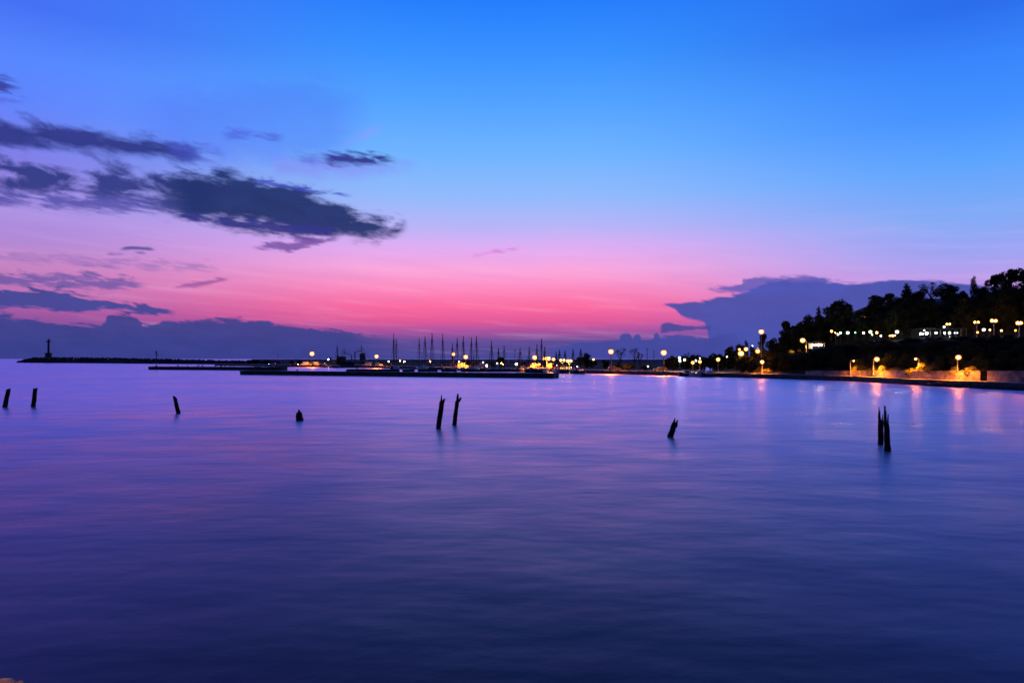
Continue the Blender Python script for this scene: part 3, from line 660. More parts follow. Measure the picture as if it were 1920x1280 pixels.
for px, top, w in ((411, 676.5, 10), (418, 675, 5), (443, 674, 7), (455, 675.5, 10), (466, 674.5, 14), (477, 672.5, 20), (498, 676, 12), (548, 676, 12), (561, 675, 14)):
    tree('broad', px, top, ysh(px) + 55, w, 'dark tree in the low far clump at the left end of the quay', 'far trees at the left end of the quay', gz=1.0)
# shrubs lit by the promenade lamps
for kind, px, top, d, w, lab in (
    ('bush', 1603, 682, 1.0, 15, 'small orange-lit shrub behind the left end of the promenade wall'),
    ('bush', 1637, 685, 1.0, 18, 'orange-lit shrub below the brightest promenade lamp, left one'),
    ('bush', 1653, 681, 1.2, 20, 'orange-lit shrub below the brightest promenade lamp, right one'),
    ('bush', 1709, 686, .9, 26, 'orange-lit shrub hanging over the wall left of the lamp post'),
    ('bush', 1729, 674, 1.7, 30, 'tallest orange-lit shrub around the promenade lamp post'),
    ('bush', 1750, 680, 1.3, 28, 'orange-lit shrub right of the promenade lamp post'),
    ('bush', 1790, 686, .9, 26, 'orange-lit low shrub left of the rightmost lamp post'),
    ('bush', 1818, 684, 1.1, 36, 'orange-lit spreading shrub at the rightmost lamp post'),
    ('bush', 1438, 690, 1.0, 22, 'orange-lit shrub under the low lamp at the foot of the hill'),
    ('bush', 1424, 686, 1.6, 12, 'tall orange-lit shrub under the low lamp at the foot of the hill'),
    ('bush', 1415, 696, .8, 16, 'low orange-lit shrub left of the low lamp'),
    ('bush', 1482, 652, 26, 22, 'yellow-lit shrub below the single hillside lamp'),
    ('bush', 1500, 655, 24, 18, 'dim yellow shrub right of the lit hillside shrub')):
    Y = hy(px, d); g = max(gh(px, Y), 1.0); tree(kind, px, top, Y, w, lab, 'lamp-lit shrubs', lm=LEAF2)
for px, top, d, w, lab in ((582, 679.5, 8, 12, 'dark-topped shrub under the largest street lamp'), (601, 681, 6, 10, 'small lit shrub right of the largest street lamp'), (689, 677.5, 9, 16, 'rounded orange-lit shrub left of the lamp by the fishing boats'),
    (671, 680, 7, 12, 'low orange-lit shrub beneath the taller fishing boat'), (852, 679.5, 9, 14, 'orange-lit shrub beneath the two mast lamps'), (985, 683, 10, 18, 'orange-lit shrub left of the brightest cluster lamp'),
    (1010, 681, 11, 20, 'orange-lit shrub behind the brightest cluster lamp'), (1036, 681, 12, 18, 'orange-lit shrub below the middle cluster lamp'), (1060, 684, 10, 18, 'dim lit shrub at the right end of the lamp cluster')):
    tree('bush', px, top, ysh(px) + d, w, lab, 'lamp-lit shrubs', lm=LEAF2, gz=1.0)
for e, hw in PROT.values(): hide_proto(e)

# ------------------------------------------------------------------ promenade wall
def wall(name, p0, p1, label):
    base = Vector((PX(p0, ywall(p0)), ywall(p0), 1)); t = thing(name, base, label, 'wall', 'stone promenade walls'); m = MB(); c = MB(); v = []; f = []; cv = []
    xs = [p0 + (p1 - p0) * i / 24 for i in range(25)]
    for i, px in enumerate(xs):
        y = ywall(px); zt = CAMH - 22.5 * y / F - 1
        for yy in (y, y + .45): v += [(PX(px, yy) - base.x, yy - base.y, -.05), (PX(px, yy) - base.x, yy - base.y, zt - .12)]
        for yy in (y - .06, y + .51): cv += [(PX(px, yy) - base.x, yy - base.y, zt - .118), (PX(px, yy) - base.x, yy - base.y, zt)]
        if i:
            a, b = (i - 1) * 4, i * 4; f += [(a, b, b + 1, a + 1), (a + 1, b + 1, b + 3, a + 3), (a + 3, b + 3, b + 2, a + 2), (a + 2, b + 2, b, a)]
    f += [(0, 1, 3, 2), (96 + 2, 96 + 3, 96 + 1, 96)]
    m.add(v, f); m.build('wall_face', STONE, t); c.add(cv, f); c.build('coping', STONE, t)
wall('stone_wall', 1510, 1838, 'long low stone wall along the promenade, lit orange in patches')
wall('stone_wall', 1851, 2090, 'short dim stone wall at the right edge beyond the dark gap')

# ------------------------------------------------------------------ lamps
COLS = {'sodium': (1, .36, .05), 'yellow': (1, .58, .12), 'white': (.86, 1, .94), 'warm': (1, .78, .48), 'green': (.25, 1, .35)}
def halo_mat(c):  # see-through emissive shell, its orange stands in for the glow around a lamp
    n = 'halo_globe_' + c
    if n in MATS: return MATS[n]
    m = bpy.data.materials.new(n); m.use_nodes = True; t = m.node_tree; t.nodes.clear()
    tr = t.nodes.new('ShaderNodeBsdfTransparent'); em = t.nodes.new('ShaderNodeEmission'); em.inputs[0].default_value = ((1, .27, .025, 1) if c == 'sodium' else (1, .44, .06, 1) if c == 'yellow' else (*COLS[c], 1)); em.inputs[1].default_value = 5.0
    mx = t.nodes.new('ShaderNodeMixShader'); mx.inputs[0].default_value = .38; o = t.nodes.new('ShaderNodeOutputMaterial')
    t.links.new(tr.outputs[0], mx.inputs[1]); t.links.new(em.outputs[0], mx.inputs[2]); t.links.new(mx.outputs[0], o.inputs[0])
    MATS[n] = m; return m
def bulb_mat(c, E): return emat('lamp_bulb_%s_%d' % (c, E), COLS[c], E)
def lamp(px, py, Y, label, c='sodium', I=25, r=.33, group='street lamps', arm=0.0, two=0.0, gz=None, name='street_lamp', rad=.09, fwd=0.0, spot=0):
    """I: radiance times bulb radius squared; r: radius of the painted halo globe; arm: px from head to post; two: px between two heads; fwd: metres the head reaches towards the water; spot: watts thrown down"""
    k = Y / F; Yp = Y + fwd; g = gh(px, Yp) if gz is None else gz; z = CAMH + (HOR - py) * k
    z = max(z, g + 1.2); t = thing(name, (PX(px + arm, Y), Yp, g), label, 'lamp', group); H = z - g; rb = max(.07, r * .45)
    hs = [-arm * k] if not two else [-two * k / 2, two * k / 2]; bent = arm or two or fwd; pt = H if bent else H - r * .9
    pm = STEEL if name == 'street_lamp' else DARKM
    MB().lathe([(rad * 2.2, -.1), (rad * 2.2, .35), (rad * 1.2, .5), (rad, pt)], 8).build('post', pm, t)
    if bent:
        m = MB()
        for h in hs: m.tube([(0, 0, pt - .5), (h * .35, -fwd * .35, pt + .2), (h, -fwd, pt + r * 1.0)], rad * .6, 6)
        m.build('arm', pm, t)
    for h in hs:
        MB().lathe([(r * .7, .8 * r), (r * .6, 1.0 * r), (r * .2, 1.2 * r)], 12, (h, -fwd, H)).build('hood', pm, t)
        gl = MB().ball((h, -fwd, H), r, 12, 8, .95).build('glow_globe', halo_mat(c), t, True)  # oversized glowing ball, painted halo around the bulb
        MB().ball((h, -fwd, H), rb, 8, 6, 1).build('bulb', bulb_mat(c, round(I / rb ** 2)), gl, True)
        if spot:
            ld = bpy.data.lights.new('downlight', 'SPOT'); ld.energy = spot; ld.color = (1, .24, .015) if c == 'sodium' else (1, .46, .06); ld.spot_size = R(150 if px < 1300 else 146); ld.spot_blend = .6; ld.shadow_soft_size = .1
            lo = bpy.data.objects.new('downlight', ld); COL.objects.link(lo); lo.parent = t; lo.location = (h, -fwd, H - (r * 1.05 if bent else rb * 1.1 + .12))
    return t
q = lambda px, d=8: ysh(px) + d
lamp(585, 663, q(585, 2.5), 'largest bright orange street lamp, far left of the marina quay', I=23.2, r=1.3, rad=.15, spot=90000)
lamp(706, 668, q(706, 2), 'bright orange street lamp right of the fishing boats', I=15.1, r=1, rad=.15, spot=55000)
lamp(850, 664, q(850, 30), 'orange lamp among the masts, the upper left of two', I=6.6, r=0.86, rad=.15, spot=20000)
lamp(873, 669, q(873, 1.6), 'orange lamp among the masts, the lower right of two', I=15.1, r=1, rad=.15, spot=50000)
lamp(1003, 670, q(1003, 2), 'brightest orange lamp at the left of the marina lamp cluster', I=13.9, r=0.96, rad=.15, spot=45000)
lamp(1025, 672, q(1025, 2), 'two-headed orange lamp next in the marina lamp cluster', I=8.76, r=0.83, two=7, rad=.15, spot=24000)
lamp(1038, 673.5, q(1038, 14), 'single orange lamp in the middle of the marina lamp cluster', I=4.44, r=0.66, rad=.15, spot=12000)
lamp(1054.5, 675.2, q(1054, 3), 'two-headed yellow lamp right of the middle of the lamp cluster', 'yellow', I=2.94, r=0.57, two=6, rad=.15, spot=7000)
lamp(1067.3, 676.4, q(1067, 3), 'two-headed yellow lamp at the right end of the lamp cluster', 'yellow', I=3.37, r=0.62, two=6, rad=.15, spot=7000)
lamp(1145.5, 659, q(1145, 2), 'tall orange street lamp on the quay beside the sparse trees', I=10.7, r=0.86, rad=.15, spot=36000)
lamp(1244.5, 661, q(1244, 2), 'tall orange street lamp on the quay left of the white lights', I=10.7, r=0.86, rad=.15, spot=36000)
lamp(1299, 679.6, q(1299, 8), 'small orange lamp on the quay right of the white lights', I=1.95, r=0.53, gz=1, spot=2400)
lamp(1312.3, 678, q(1312, 10), 'small yellow lamp beside the small orange quay lamp', 'yellow', I=1.33, r=0.49, gz=1)
lamp(1346.5, 673.8, q(1346, 14), 'lone orange-yellow lamp left of the hill foot', 'yellow', I=2.48, r=0.57, spot=4000)
lamp(1389.4, 662.7, hy(1389, 10), 'large yellow lamp at the left foot of the hill', 'yellow', I=9.68, r=0.83, spot=9000)
lamp(1398.7, 654.4, hy(1399, 26), 'orange lamp just above the large yellow lamp', 'yellow', I=3.11, r=0.62)
lamp(1386.3, 655, hy(1386, 30), 'faint small lamp left above the large yellow lamp', 'yellow', I=0.404, r=0.42)
lamp(1420.6, 658.3, hy(1421, 12), 'orange lamp below the tall hillside lamp', 'sodium', I=5, r=0.66, spot=6000)
lamp(1427.5, 621.8, hy(1427, 16), 'tall orange street lamp rising above the hill foot', I=7.84, r=0.74, spot=12000)
lamp(1429, 678.4, hy(1429, -2.2), 'low orange lamp lighting shrubs at the foot of the hill', I=18, r=0.53, arm=4, fwd=1.5, spot=10000)
lamp(1505, 638, hy(1505, 27), 'single yellow lamp among trees left of the lit kiosk', 'yellow', I=7, r=0.7, arm=7, spot=12000)
lamp(1600.7, 676.5, hy(1601, -.9), 'faint small lamp above the small lit shrub', I=5.6, r=0.17, arm=.6, fwd=1.6, spot=6000)
lamp(1644, 673.4, hy(1644, -1.3), 'brightest promenade lamp above the stone wall', I=19.2, r=0.53, arm=3, fwd=2.0, spot=13000)
lamp(1716.8, 672.9, hy(1717, .2), 'small-headed promenade lamp in the lit shrub', I=16, r=0.23, arm=9.6, fwd=.7, spot=11000)
lamp(1797, 669.8, hy(1797, -1.3), 'rightmost promenade lamp on its bent arm', I=17.6, r=0.48, arm=11.5, fwd=2.0, spot=11000)
G3 = 'lights of the hill terrace'
TL = 12                                                               # lights on the terrace: px, row, metres behind wall, colour, strength, radius, label
for px, py, d, c, I, r, lab in (
    (1559.3, 621, 33, 'sodium', 3.48, 0.3, 'leftmost orange lamp of the hill terrace row'),
    (1571.2, 627, 32, 'white', 1.2, 0.22, 'small white light left of the green one on the terrace'),
    (1575.8, 623.8, 33, 'green', 2.33, 0.24, 'green-tinted light on the hill terrace'),
    (1589.6, 623.8, 32, 'white', 8.71, 0.32, 'bright white light right of the green one'),
    (1603.6, 623.3, 33, 'green', 0.156, 0.16, 'faint green light right of the bright white one'),
    (1619.2, 624, 32, 'warm', 3.03, 0.24, 'warm white light left of the terrace trio'),
    (1632, 622, 32, 'warm', 9.45, 0.34, 'brightest warm light, middle of the terrace trio'),
    (1644.3, 623.4, 32, 'sodium', 4.32, 0.27, 'orange-white light, right of the terrace trio'),
    (1635.3, 627.4, 31, 'white', 0.216, 0.14, 'tiny white light under the terrace trio'),
    (1651.5, 632.6, 30, 'white', 0.988, 0.19, 'small white light low between terrace trio and bright white lamp'),
    (1673.3, 634.8, 29, 'sodium', 3.03, 0.24, 'low orange light below the bright white lamp'),
    (1668.5, 633.8, 29, 'sodium', 0.523, 0.15, 'small orange light left of the low orange light'),
    (1677.8, 633.4, 29, 'yellow', 0.622, 0.16, 'small yellow light right of the low orange light'),
    (1682, 622, 32, 'white', 9.45, 0.34, 'bright cold white lamp midway along the terrace'),
    (1770.3, 612.6, 38, 'white', 1.3, 0.2, 'small white light just under the pair above the pavilion'),
    (1844.6, 618, 33, 'white', 4.9, 0.27, 'single bright white light right of the pavilion'),
    (1856, 618.3, 34, 'yellow', 0.73, 0.18, 'small yellow light right of the single white light'),
    (1877.5, 619.6, 34, 'yellow', 0.73, 0.18, 'small yellow light below the double road lamps'),
    (1904, 619.5, 34, 'sodium', 0.311, 0.16, 'faint orange light under the rightmost double lamp'),
    (1833, 625.5, 31, 'sodium', 0.494, 0.19, 'faint orange light low right of the pavilion'),
    (1363, 668.6, 22, 'warm', 0.494, 0.19, 'tiny pale light left of the large yellow lamp'),
    (1411, 648.3, 26, 'white', 0.252, 0.14, 'tiny white light under the tall hillside lamp, left side')):
    lamp(px, py, hy(px, d), lab, c, I * 1.5, r * 1.25, G3, name='terrace_lamp', rad=.035)
for px, py, d, sep, I, r, lab in ((1778, 607.6, 40, 5.6, 2.5, 0.24, 'small pair of orange lamps above the pavilion'), (1831.2, 604, 40, 6.4, 3.9, 0.27, 'pair of orange road lamps left of the big double lamp'),
                                  (1863.5, 601.3, 38, 7, 14.7, 0.39, 'big double orange road lamp high on the hill'), (1911, 605.4, 36, 6, 14.7, 0.39, 'double orange road lamp at the right picture edge')):
    lamp(px, py, hy(px, d), lab, 'sodium', I, r, G3, two=sep)
lamp(1566.6, 624, hy(1566, 31), 'slim post with a small dim lamp right of the leftmost terrace lamp', 'sodium', 12, .12, G3, name='terrace_lamp')
G4 = 'small far lights of the harbour'
for px, py, d, c, I, r, lab in (
    (615.8, 673.9, 25, 'white', 6.48, 0.41, 'small white light left of the fishing boats'),
    (728.8, 677.5, 20, 'white', 3.89, 0.35, 'small white light left of the first tall mast'),
    (750.3, 676.3, 22, 'sodium', 3.89, 0.35, 'small orange light right of the first tall mast'),
    (758, 677.5, 20, 'warm', 4.52, 0.38, 'small pale light right of the small orange light'),
    (806.6, 677.3, 26, 'sodium', 5.51, 0.41, 'small orange light between the long masts'),
    (861, 677.8, 24, 'white', 3.11, 0.32, 'small white light below the two mast lamps'),
    (905.8, 678.8, 30, 'white', 1.73, 0.27, 'small white light above the lit van'),
    (932, 681, 20, 'white', 2.27, 0.3, 'small white light left of the round marina tree'),
    (940, 680.6, 16, 'yellow', 3.32, 0.32, 'small orange light in front of the round marina tree'),
    (943.2, 682.8, 12, 'sodium', 1.05, 0.24, 'lower small orange light in front of the round marina tree'),
    (968.4, 682.6, 10, 'warm', 17.5, 0.46, 'big pale light left of the marina lamp cluster'),
    (1043.6, 684.4, 8, 'white', 1.11, 0.22, 'small white light under the marina lamp cluster'),
    (1112.8, 673.6, 30, 'sodium', 4.52, 0.38, 'small orange light right of the dark tree clump'),
    (1082.6, 688.6, 4, 'white', 0.423, 0.19, 'tiny white light right of the marina lamp cluster'),
    (1215, 686.7, 6, 'white', 1.01, 0.22, 'small white light low between the two tall quay lamps'),
    (1274, 670.4, 24, 'white', 10.2, 0.35, 'upper of the stacked white lights right of the quay lamp'),
    (1274.6, 674.2, 23, 'white', 3.46, 0.27, 'middle of the stacked white lights right of the quay lamp'),
    (1274.9, 676.8, 22, 'white', 7.88, 0.32, 'lowest of the stacked white lights right of the quay lamp'),
    (1283.6, 674.2, 22, 'warm', 9.73, 0.35, 'pale light right of the stacked white lights'),
    (1305, 675.8, 30, 'white', 0.7, 0.24, 'faint white light between the small quay lamps'),
    (1312.5, 671.4, 40, 'white', 0.353, 0.19, 'tiny white light above the small yellow quay lamp')):
    lamp(px, py, q(px, d), lab, c, I * 1.3, r * 1.15, G4, gz=1.0, name='harbour_lamp', rad=.05)

# ------------------------------------------------------------------ buildings
def box_part(name, c, d, mt, par, rz=0.0): m = MB(); m.box(c, d, rz); return m.build(name, mt, par)
def gable(par, w, d, z0, h, ov=.4):
    m = MB(); m.prism([(-w / 2 - ov, z0), (w / 2 + ov, z0), (w / 2 + ov, z0 + .15), (0, z0 + h), (-w / 2 - ov, z0 + .15)], -d / 2 - ov, d / 2 + ov); return m.build('roof', TILE, par)
def lit(c, E): return emat('lit_%s_%d' % (c, E), COLS[c], E)
# kiosk on the hillside, lit inside
Y = hy(1531, 24); k = Y / F; g = gh(1531, Y); zb = CAMH + (HOR - 654) * k
t = thing('kiosk', (PX(1531, Y), Y, min(g, zb)), 'small brightly lit kiosk on the hillside below the domed tree', 'kiosk'); b0 = zb - min(g, zb)
w = 22 * k; h = 10 * k
box_part('plinth', (0, 0, b0 / 2 - .2), (w + .4, 3.4, b0 + .4), CONC, t); box_part('back_wall', (0, 1.4, b0 + h / 2), (w, .2, h), PLASTER, t)
box_part('counter', (0, -1.3, b0 + .35), (w, .3, .7), PLASTER, t)
for sx_ in (-w / 2 + .1, 0, w / 2 - .1): box_part('pillar', (sx_, -1.4, b0 + h / 2), (.16, .16, h), PLASTER, t)
m = MB(); m.prism([(-w / 2 - .3, b0 + h), (w / 2 + .3, b0 + h), (w / 2 + .3, b0 + h + .2), (w * .2, b0 + h + .75), (-w / 2 - .3, b0 + h + .2)], -1.8, 1.8); m.build('roof', TILE, t)
for sx_, E in ((-w * .36, 60), (.05 * w, 110), (w * .3, 170)):
    m = MB(); m.ball((sx_, -.5, b0 + h - .45), .24, 8, 6); m.build('ceiling_light', lit('warm', E), t)
# open pavilion on the terrace with white lights
Y = hy(1760, 33); k = Y / F; g = gh(1760, Y); t = thing('pavilion', (PX(1760, Y), Y, g), 'long open pavilion with cold white lights on the hill terrace', 'pavilion')
w = 78 * k; zt = CAMH + (HOR - 617) * k - g
box_part('floor_slab', (0, 0, .1), (w, 6, .5), DARKM, t); box_part('roof_slab', (0, 0, zt + .15), (w + .8, 6.4, .2), TYRE, t); box_part('back_wall', (0, 2.8, zt / 2), (w, .2, zt), TYRE, t)
for i in range(9): box_part('pillar', (-w / 2 + .2 + (w - .4) * i / 8, -2.7, zt / 2 + .1), (.18, .18, zt), DARKM, t)
for px, py, E, r in ((1726.4, 625.7, 210, .25), (1730, 626, 120, .15), (1736.8, 624.8, 330, .32), (1733, 619.3, 120, .12), (1754.7, 624.0, 220, .24), (1754.7, 632.5, 60, .12), (1772, 624, 240, .24), (1780.7, 624, 270, .26), (1780.5, 632, 30, .12), (1790, 624, 60, .12), (1795, 624, 60, .12)):
    p = P(px, py, Y - 2.0); m = MB(); m.ball((p.x - PX(1760, Y), -2.0, p.z - g), r, 8, 6); hl = m.build('hanging_light', lit('white', max(6, E // 9)), t)
    if p.z - g < zt - .3: MB().tube([(p.x - PX(1760, Y), -2.0, p.z - g + r * .8), (p.x - PX(1760, Y), -2.0, zt)], .02, 4).build('cord', DARKM, hl)
# houses glimpsed between the trees
for px, py, wpx, d, lab, lt_ in ((1534, 597, 12, 52, 'pale house gable glimpsed under the slim conifer', 0), (1616, 592, 10, 56, 'red roofed house corner glimpsed in the skyline dip', 1)):
    Y = hy(px, d); k = Y / F; g = gh(px, Y); zt = CAMH + (HOR - py) * k - g; t = thing('house', (PX(px, Y), Y, g), lab, 'house'); w = wpx * k
    box_part('wall', (0, 0, zt / 2 - .2), (w, 4, zt + .4), PLASTER, t); gable(t, w, 4, zt + .005, w * .35)
    for sx_ in (-w * .22, w * .22):
        wi = box_part('window', (sx_, -2.03, zt * .62), (w * .16, .1, .9), GLASS, t)
        box_part('sill', (sx_, -2.1, zt * .62 - .5), (w * .2, .2, .08), CONC, wi)
    if lt_: m = MB(); m.ball((-w * .3, -2.3, zt - .25), .14, 8, 6); m.build('wall_light', lit('sodium', 60), t)
# long low harbour sheds
for px, wpx, top, d, lab, lw in ((905, 50, 677.5, 55, 'long low dark harbour shed behind the marina masts', 0), (650, 36, 680, 35, 'low dark harbour shed behind the fishing boats', 0), (1160, 30, 683, 26, 'low dark shed behind the parked car by the quay lamp', 0),
                                 (912.0, 6, 681.4, 14, 'small hut with one bright square window beside the van', 1)):
    Y = q(px, d); k = Y / F; zt = CAMH + (HOR - top) * k - 1; w = wpx * k; t = thing('harbour_shed' if not lw else 'harbour_hut', (PX(px, Y), Y, 1), lab, 'shed' if not lw else 'hut')
    dd = 7 if not lw else 2.5
    box_part('wall', (0, 0, zt / 2), (w, dd, zt), PLASTER if lw else CONC, t); box_part('roof', (0, 0, zt + .12), (w + .6, dd + .6, .22), DARKM, t)
    if lw: wi = box_part('window', (0, -dd / 2 - .03, zt * .5), (w * .62, .08, zt * .42), lit('white', 14), t); box_part('sill', (0, -dd / 2 - .1, zt * .26), (w * .72, .2, .08), CONC, wi)
    else:
        for i in range(4): box_part('door', (-w * .36 + w * .24 * i, -dd / 2 - .03, zt * .36), (w * .12, .08, zt * .7), DARKM, t)

# ------------------------------------------------------------------ cars and vans
PAINTS = [mat('car_paint_' + n, c, .3, .03, 1, .2) for n, c in (('white', (.6, .6, .6)), ('silver', (.4, .4, .4)), ('grey', (.12, .12, .13)), ('red', (.3, .03, .02)), ('blue', (.04, .07, .2)), ('black', (.02, .02, .02)))]
HEADL = emat('headlight_on', (1, .95, .85), 60); HEADOFF = mat('headlight_glass', (.5, .5, .5), .15, .05, 2); TAIL = mat('tail_light', (.3, .01, .01), .3, .05, 2); TAILON = emat('tail_light_on', (1, .05, .02), 8)
CARP = {}
def make_car(paint, van, on):
    key = (paint.name, van, on)
    if key in CARP: return copy_tree(CARP[key])
    e = bpy.data.objects.new('parked_car', None); COL.objects.link(e)
    L, Wd, H = (4.9, 1.95, 2.2) if van else (4.2, 1.75, 1.45)
    lo = [(-L / 2, .35), (-L / 2, .85), (-L / 2 + .1, 1.0), (L / 2 - 1.2, 1.0 if not van else 1.15), (L / 2 - .1, .85), (L / 2, .7), (L / 2, .35)]
    MB().prism(lo, -Wd / 2, Wd / 2).build('body', paint, e)
    up = [(-L / 2 + .05, 1.0), (-L / 2 + (.15 if van else .55), H), (L / 2 - (1.5 if van else 1.75), H), (L / 2 - (.75 if van else 1.0), 1.0)]
    cb = MB().prism([(x, z - .005) for x, z in up], -Wd / 2 + .1, Wd / 2 - .1).build('cabin', paint if van else GLASS, e)
    MB().prism([(up[1][0] + .05, H - .06), (up[1][0] + .05, H + .02), (up[2][0] - .05, H + .02), (up[2][0] - .02, H - .06)], -Wd / 2 + .09, Wd / 2 - .09).build('roof', paint, cb)
    if van:
        for s_ in (-1, 1): m = MB(); m.box((L / 2 - 1.35, s_ * (Wd / 2 - .095), 1.62), (.8, .04, .6)); m.build('side_window', GLASS, cb)
    for x in (-L / 2 + .8, L / 2 - .85):
        for s_ in (-1, 1):
            w = MB().tube([(x, s_ * (Wd / 2 - .2), .33), (x, s_ * (Wd / 2 + .02), .33)], .33, 14).build('wheel', TYRE, e); MB().tube([(x, s_ * (Wd / 2 + .01), .33), (x, s_ * (Wd / 2 + .04), .33)], .19, 10).build('rim', STEEL, w)
    for s_ in (-1, 1):
        m = MB(); m.box((L / 2 + .01, s_ * .62, .72), (.08, .36, .16)); m.build('headlight', HEADL if on else HEADOFF, e); m = MB(); m.box((-L / 2 - .01, s_ * .66, .8), (.06, .26, .2)); m.build('tail_light', TAILON if on else TAIL, e)
    CARP[key] = e; return e
GC = 'vehicles on the harbour quay'
for px, d, p, rz, van, on, lab in (
    (510, 9, 1, 195, 0, 1, 'pale car with headlights on, at the far left of the quay road'),
    (552, 12, 3, 10, 0, 1, 'car with red tail lights lit, left of the largest lamp'),
    (571, 6, 0, 178, 1, 1, 'white van with headlights on just left of the largest lamp'),
    (594, 5, 0, 3, 1, 0, 'white van lit orange just right of the largest lamp'),
    (604, 7, 0, 184, 0, 0, 'white car second to the right of the largest lamp'),
    (672, 5, 0, 0, 0, 0, 'lit car left of the orange-lit van by the fishing boats'),
    (688, 5, 0, 180, 1, 0, 'van lit bright orange left of the street lamp by the fishing boats'),
    (711, 4, 0, 4, 0, 0, 'white car lit orange at the lamp right of the fishing boats'),
    (727, 6, 2, 180, 0, 0, 'grey car dimly lit, right of the lamp by the fishing boats'),
    (853, 5, 1, 10, 0, 0, 'car lit orange left of the lower mast lamp'),
    (868, 3.5, 0, 0, 1, 0, 'white van lit orange under the lower mast lamp'),
    (901, 5, 0, 178, 1, 0, 'pale van lit yellow left of the bright square window'),
    (985, 5, 1, 0, 0, 0, 'car lit orange left of the brightest cluster lamp'),
    (1002, 4, 0, 182, 1, 0, 'white van lit orange under the brightest cluster lamp'),
    (1018, 5, 1, 0, 0, 0, 'silver car lit orange right of the brightest cluster lamp'),
    (1030, 4.5, 0, 88, 1, 0, 'van parked end-on under the two-headed cluster lamp'),
    (1049, 6, 3, 180, 0, 0, 'red car under the yellow two-headed lamps'),
    (1060, 8, 1, 0, 0, 1, 'car with headlights on at the right end of the lamp cluster'),
    (1152, 4, 2, 0, 0, 0, 'grey car parked by the tall lamp beside the sparse trees'),
    (1238, 4, 5, 184, 0, 0, 'dark car parked under the right tall quay lamp')):
    o = make_car(PAINTS[p], van, on); o.name = 'van' if van else 'parked_car'; Y = q(px, d + 1.5); o.location = (PX(px, Y), Y, 1.002); o.rotation_euler.z = R(rz)
    tag(o, lab, 'van' if van else 'car', GC)

# ------------------------------------------------------------------ boats
def hull_mesh(L, B, fb, sheer=.35, dr=.5):
    m = MB(); v = []; f = []; S = 10
    for i in range(S + 1):
        u_ = i / S; x = -L / 2 + L * u_; w = B / 2 * (min(1, .72 + .9 * u_) if u_ < .35 else (1 - ((u_ - .35) / .65) ** 2.2) ** .8 if u_ < 1 else 0) + .02; z = fb + sheer * (u_ - .4) ** 2 * 3
        v += [(x, -w, z), (x, -w * .86, .15), (x, -w * .3, -dr), (x, w * .3, -dr), (x, w * .86, .15), (x, w, z)]
    for i in range(S):
        for j in range(6): a = i * 6 + j; b = i * 6 + (j + 1) % 6; f.append((a, a + 6, b + 6, b))
    f.append((0, 1, 2, 3, 4, 5)); return m.add(v, f)
ORD = ['first', 'second', 'third', 'fourth', 'fifth', 'sixth', 'seventh', 'eighth', 'ninth', 'tenth', 'eleventh', 'twelfth', 'thirteenth', 'fourteenth', 'fifteenth', 'sixteenth', 'seventeenth', 'eighteenth', 'nineteenth', 'twentieth']
def sailboat(px, top, Y, rz, label, hm, rnd):
    t = thing('sailboat', (PX(px, Y), Y, 0), label, 'sailboat', 'sailboats moored in the marina', rz); L = rnd.uniform(8.5, 11); B = L * .31
    H = CAMH + (HOR - top) * Y / F
    hull_mesh(L, B, .95).build('hull', hm, t)
    cb = MB().prism([(-L * .22, .9), (-L * .2, 1.45), (L * .08, 1.5), (L * .2, .98)], -B * .28, B * .28).build('cabin', HULLW, t)
    for s_ in (-1, 1): m = MB(); m.box((-L * .04, s_ * B * .282, 1.24), (L * .16, .03, .2)); m.build('window', GLASS, cb)
    ms = MB().tube([(L * .08, 0, .9), (L * .08, 0, H)], [.21, .16], 8).build('mast', MAST, t)
    m = MB()
    for zf in (.55, .78): m.tube([(L * .08, -B * .36 * (1.2 - zf * .5), H * zf), (L * .08, B * .36 * (1.2 - zf * .5), H * zf)], .05, 5)
    m.build('spreader', MAST, ms)
    MB().tube([(L * .07, 0, 1.95), (-L * .32, 0, 2.0)], [.17, .15], 8).build('boom', HULLB, t)
    for a, b in (((L * .5, 0, 1.25), (L * .085, 0, H * .97)), ((-L * .49, 0, 1.0), (L * .075, 0, H)), ((L * .06, B * .47, .95), (L * .08, 0, H * .92)), ((L * .06, -B * .47, .95), (L * .08, 0, H * .92))):
        MB().tube([a, b], .06, 5).build('stay', MAST, t)
    m = MB()
    for x in (-L * .45, -L * .2, 0, L * .25, L * .46):
        for s_ in (-1, 1): yy = s_ * B * (.44 if abs(x) < L * .3 else .3 if x < 0 else .1); m.tube([(x, yy, .9), (x, yy, 1.6)], .025, 4)
    m.build('guard_rail', STEEL, t); return t
r3 = random.Random(5)
MASTS = [(738, 624.5, 345), (743, 634.5, 372), (786, 634.5, 340), (796, 629.5, 352), (811, 623.5, 345), (829.5, 625.5, 338), (848, 643, 352), (856.5, 633, 362), (868, 629.5, 335), (884.5, 632, 345), (892.5, 630, 338),
         (921, 639, 330), (934, 651.5, 325), (945, 648, 330), (976, 651.5, 318), (992, 650, 300), (1006.5, 645, 292), (1015.3, 634.5, 290), (1021, 649.5, 286), (1043.5, 659.5, 330), (1050, 655.5, 322), (1058.5, 656.5, 330), (1075.3, 653.5, 300), (1087.5, 653.5, 290)]
YB = {i: b for i, b in enumerate(MASTS)}
for i, (px, top, Y) in enumerate(MASTS):
    Y = min(Y, ysh(px) - 9)
    nm = ORD[i] if i < 20 else None
    lab = ('moored sailboat whose bare mast is %s from the left in the marina' % ORD[i]) if i < 12 else 'moored sailboat whose bare mast is %s from the right in the marina' % ORD[len(MASTS) - 1 - i]
    sailboat(px, top, Y, R(90 + r3.uniform(-16, 16) + (180 if r3.random() < .4 else 0)), lab, r3.choice((HULLW, HULLB, HULLB)), r3)
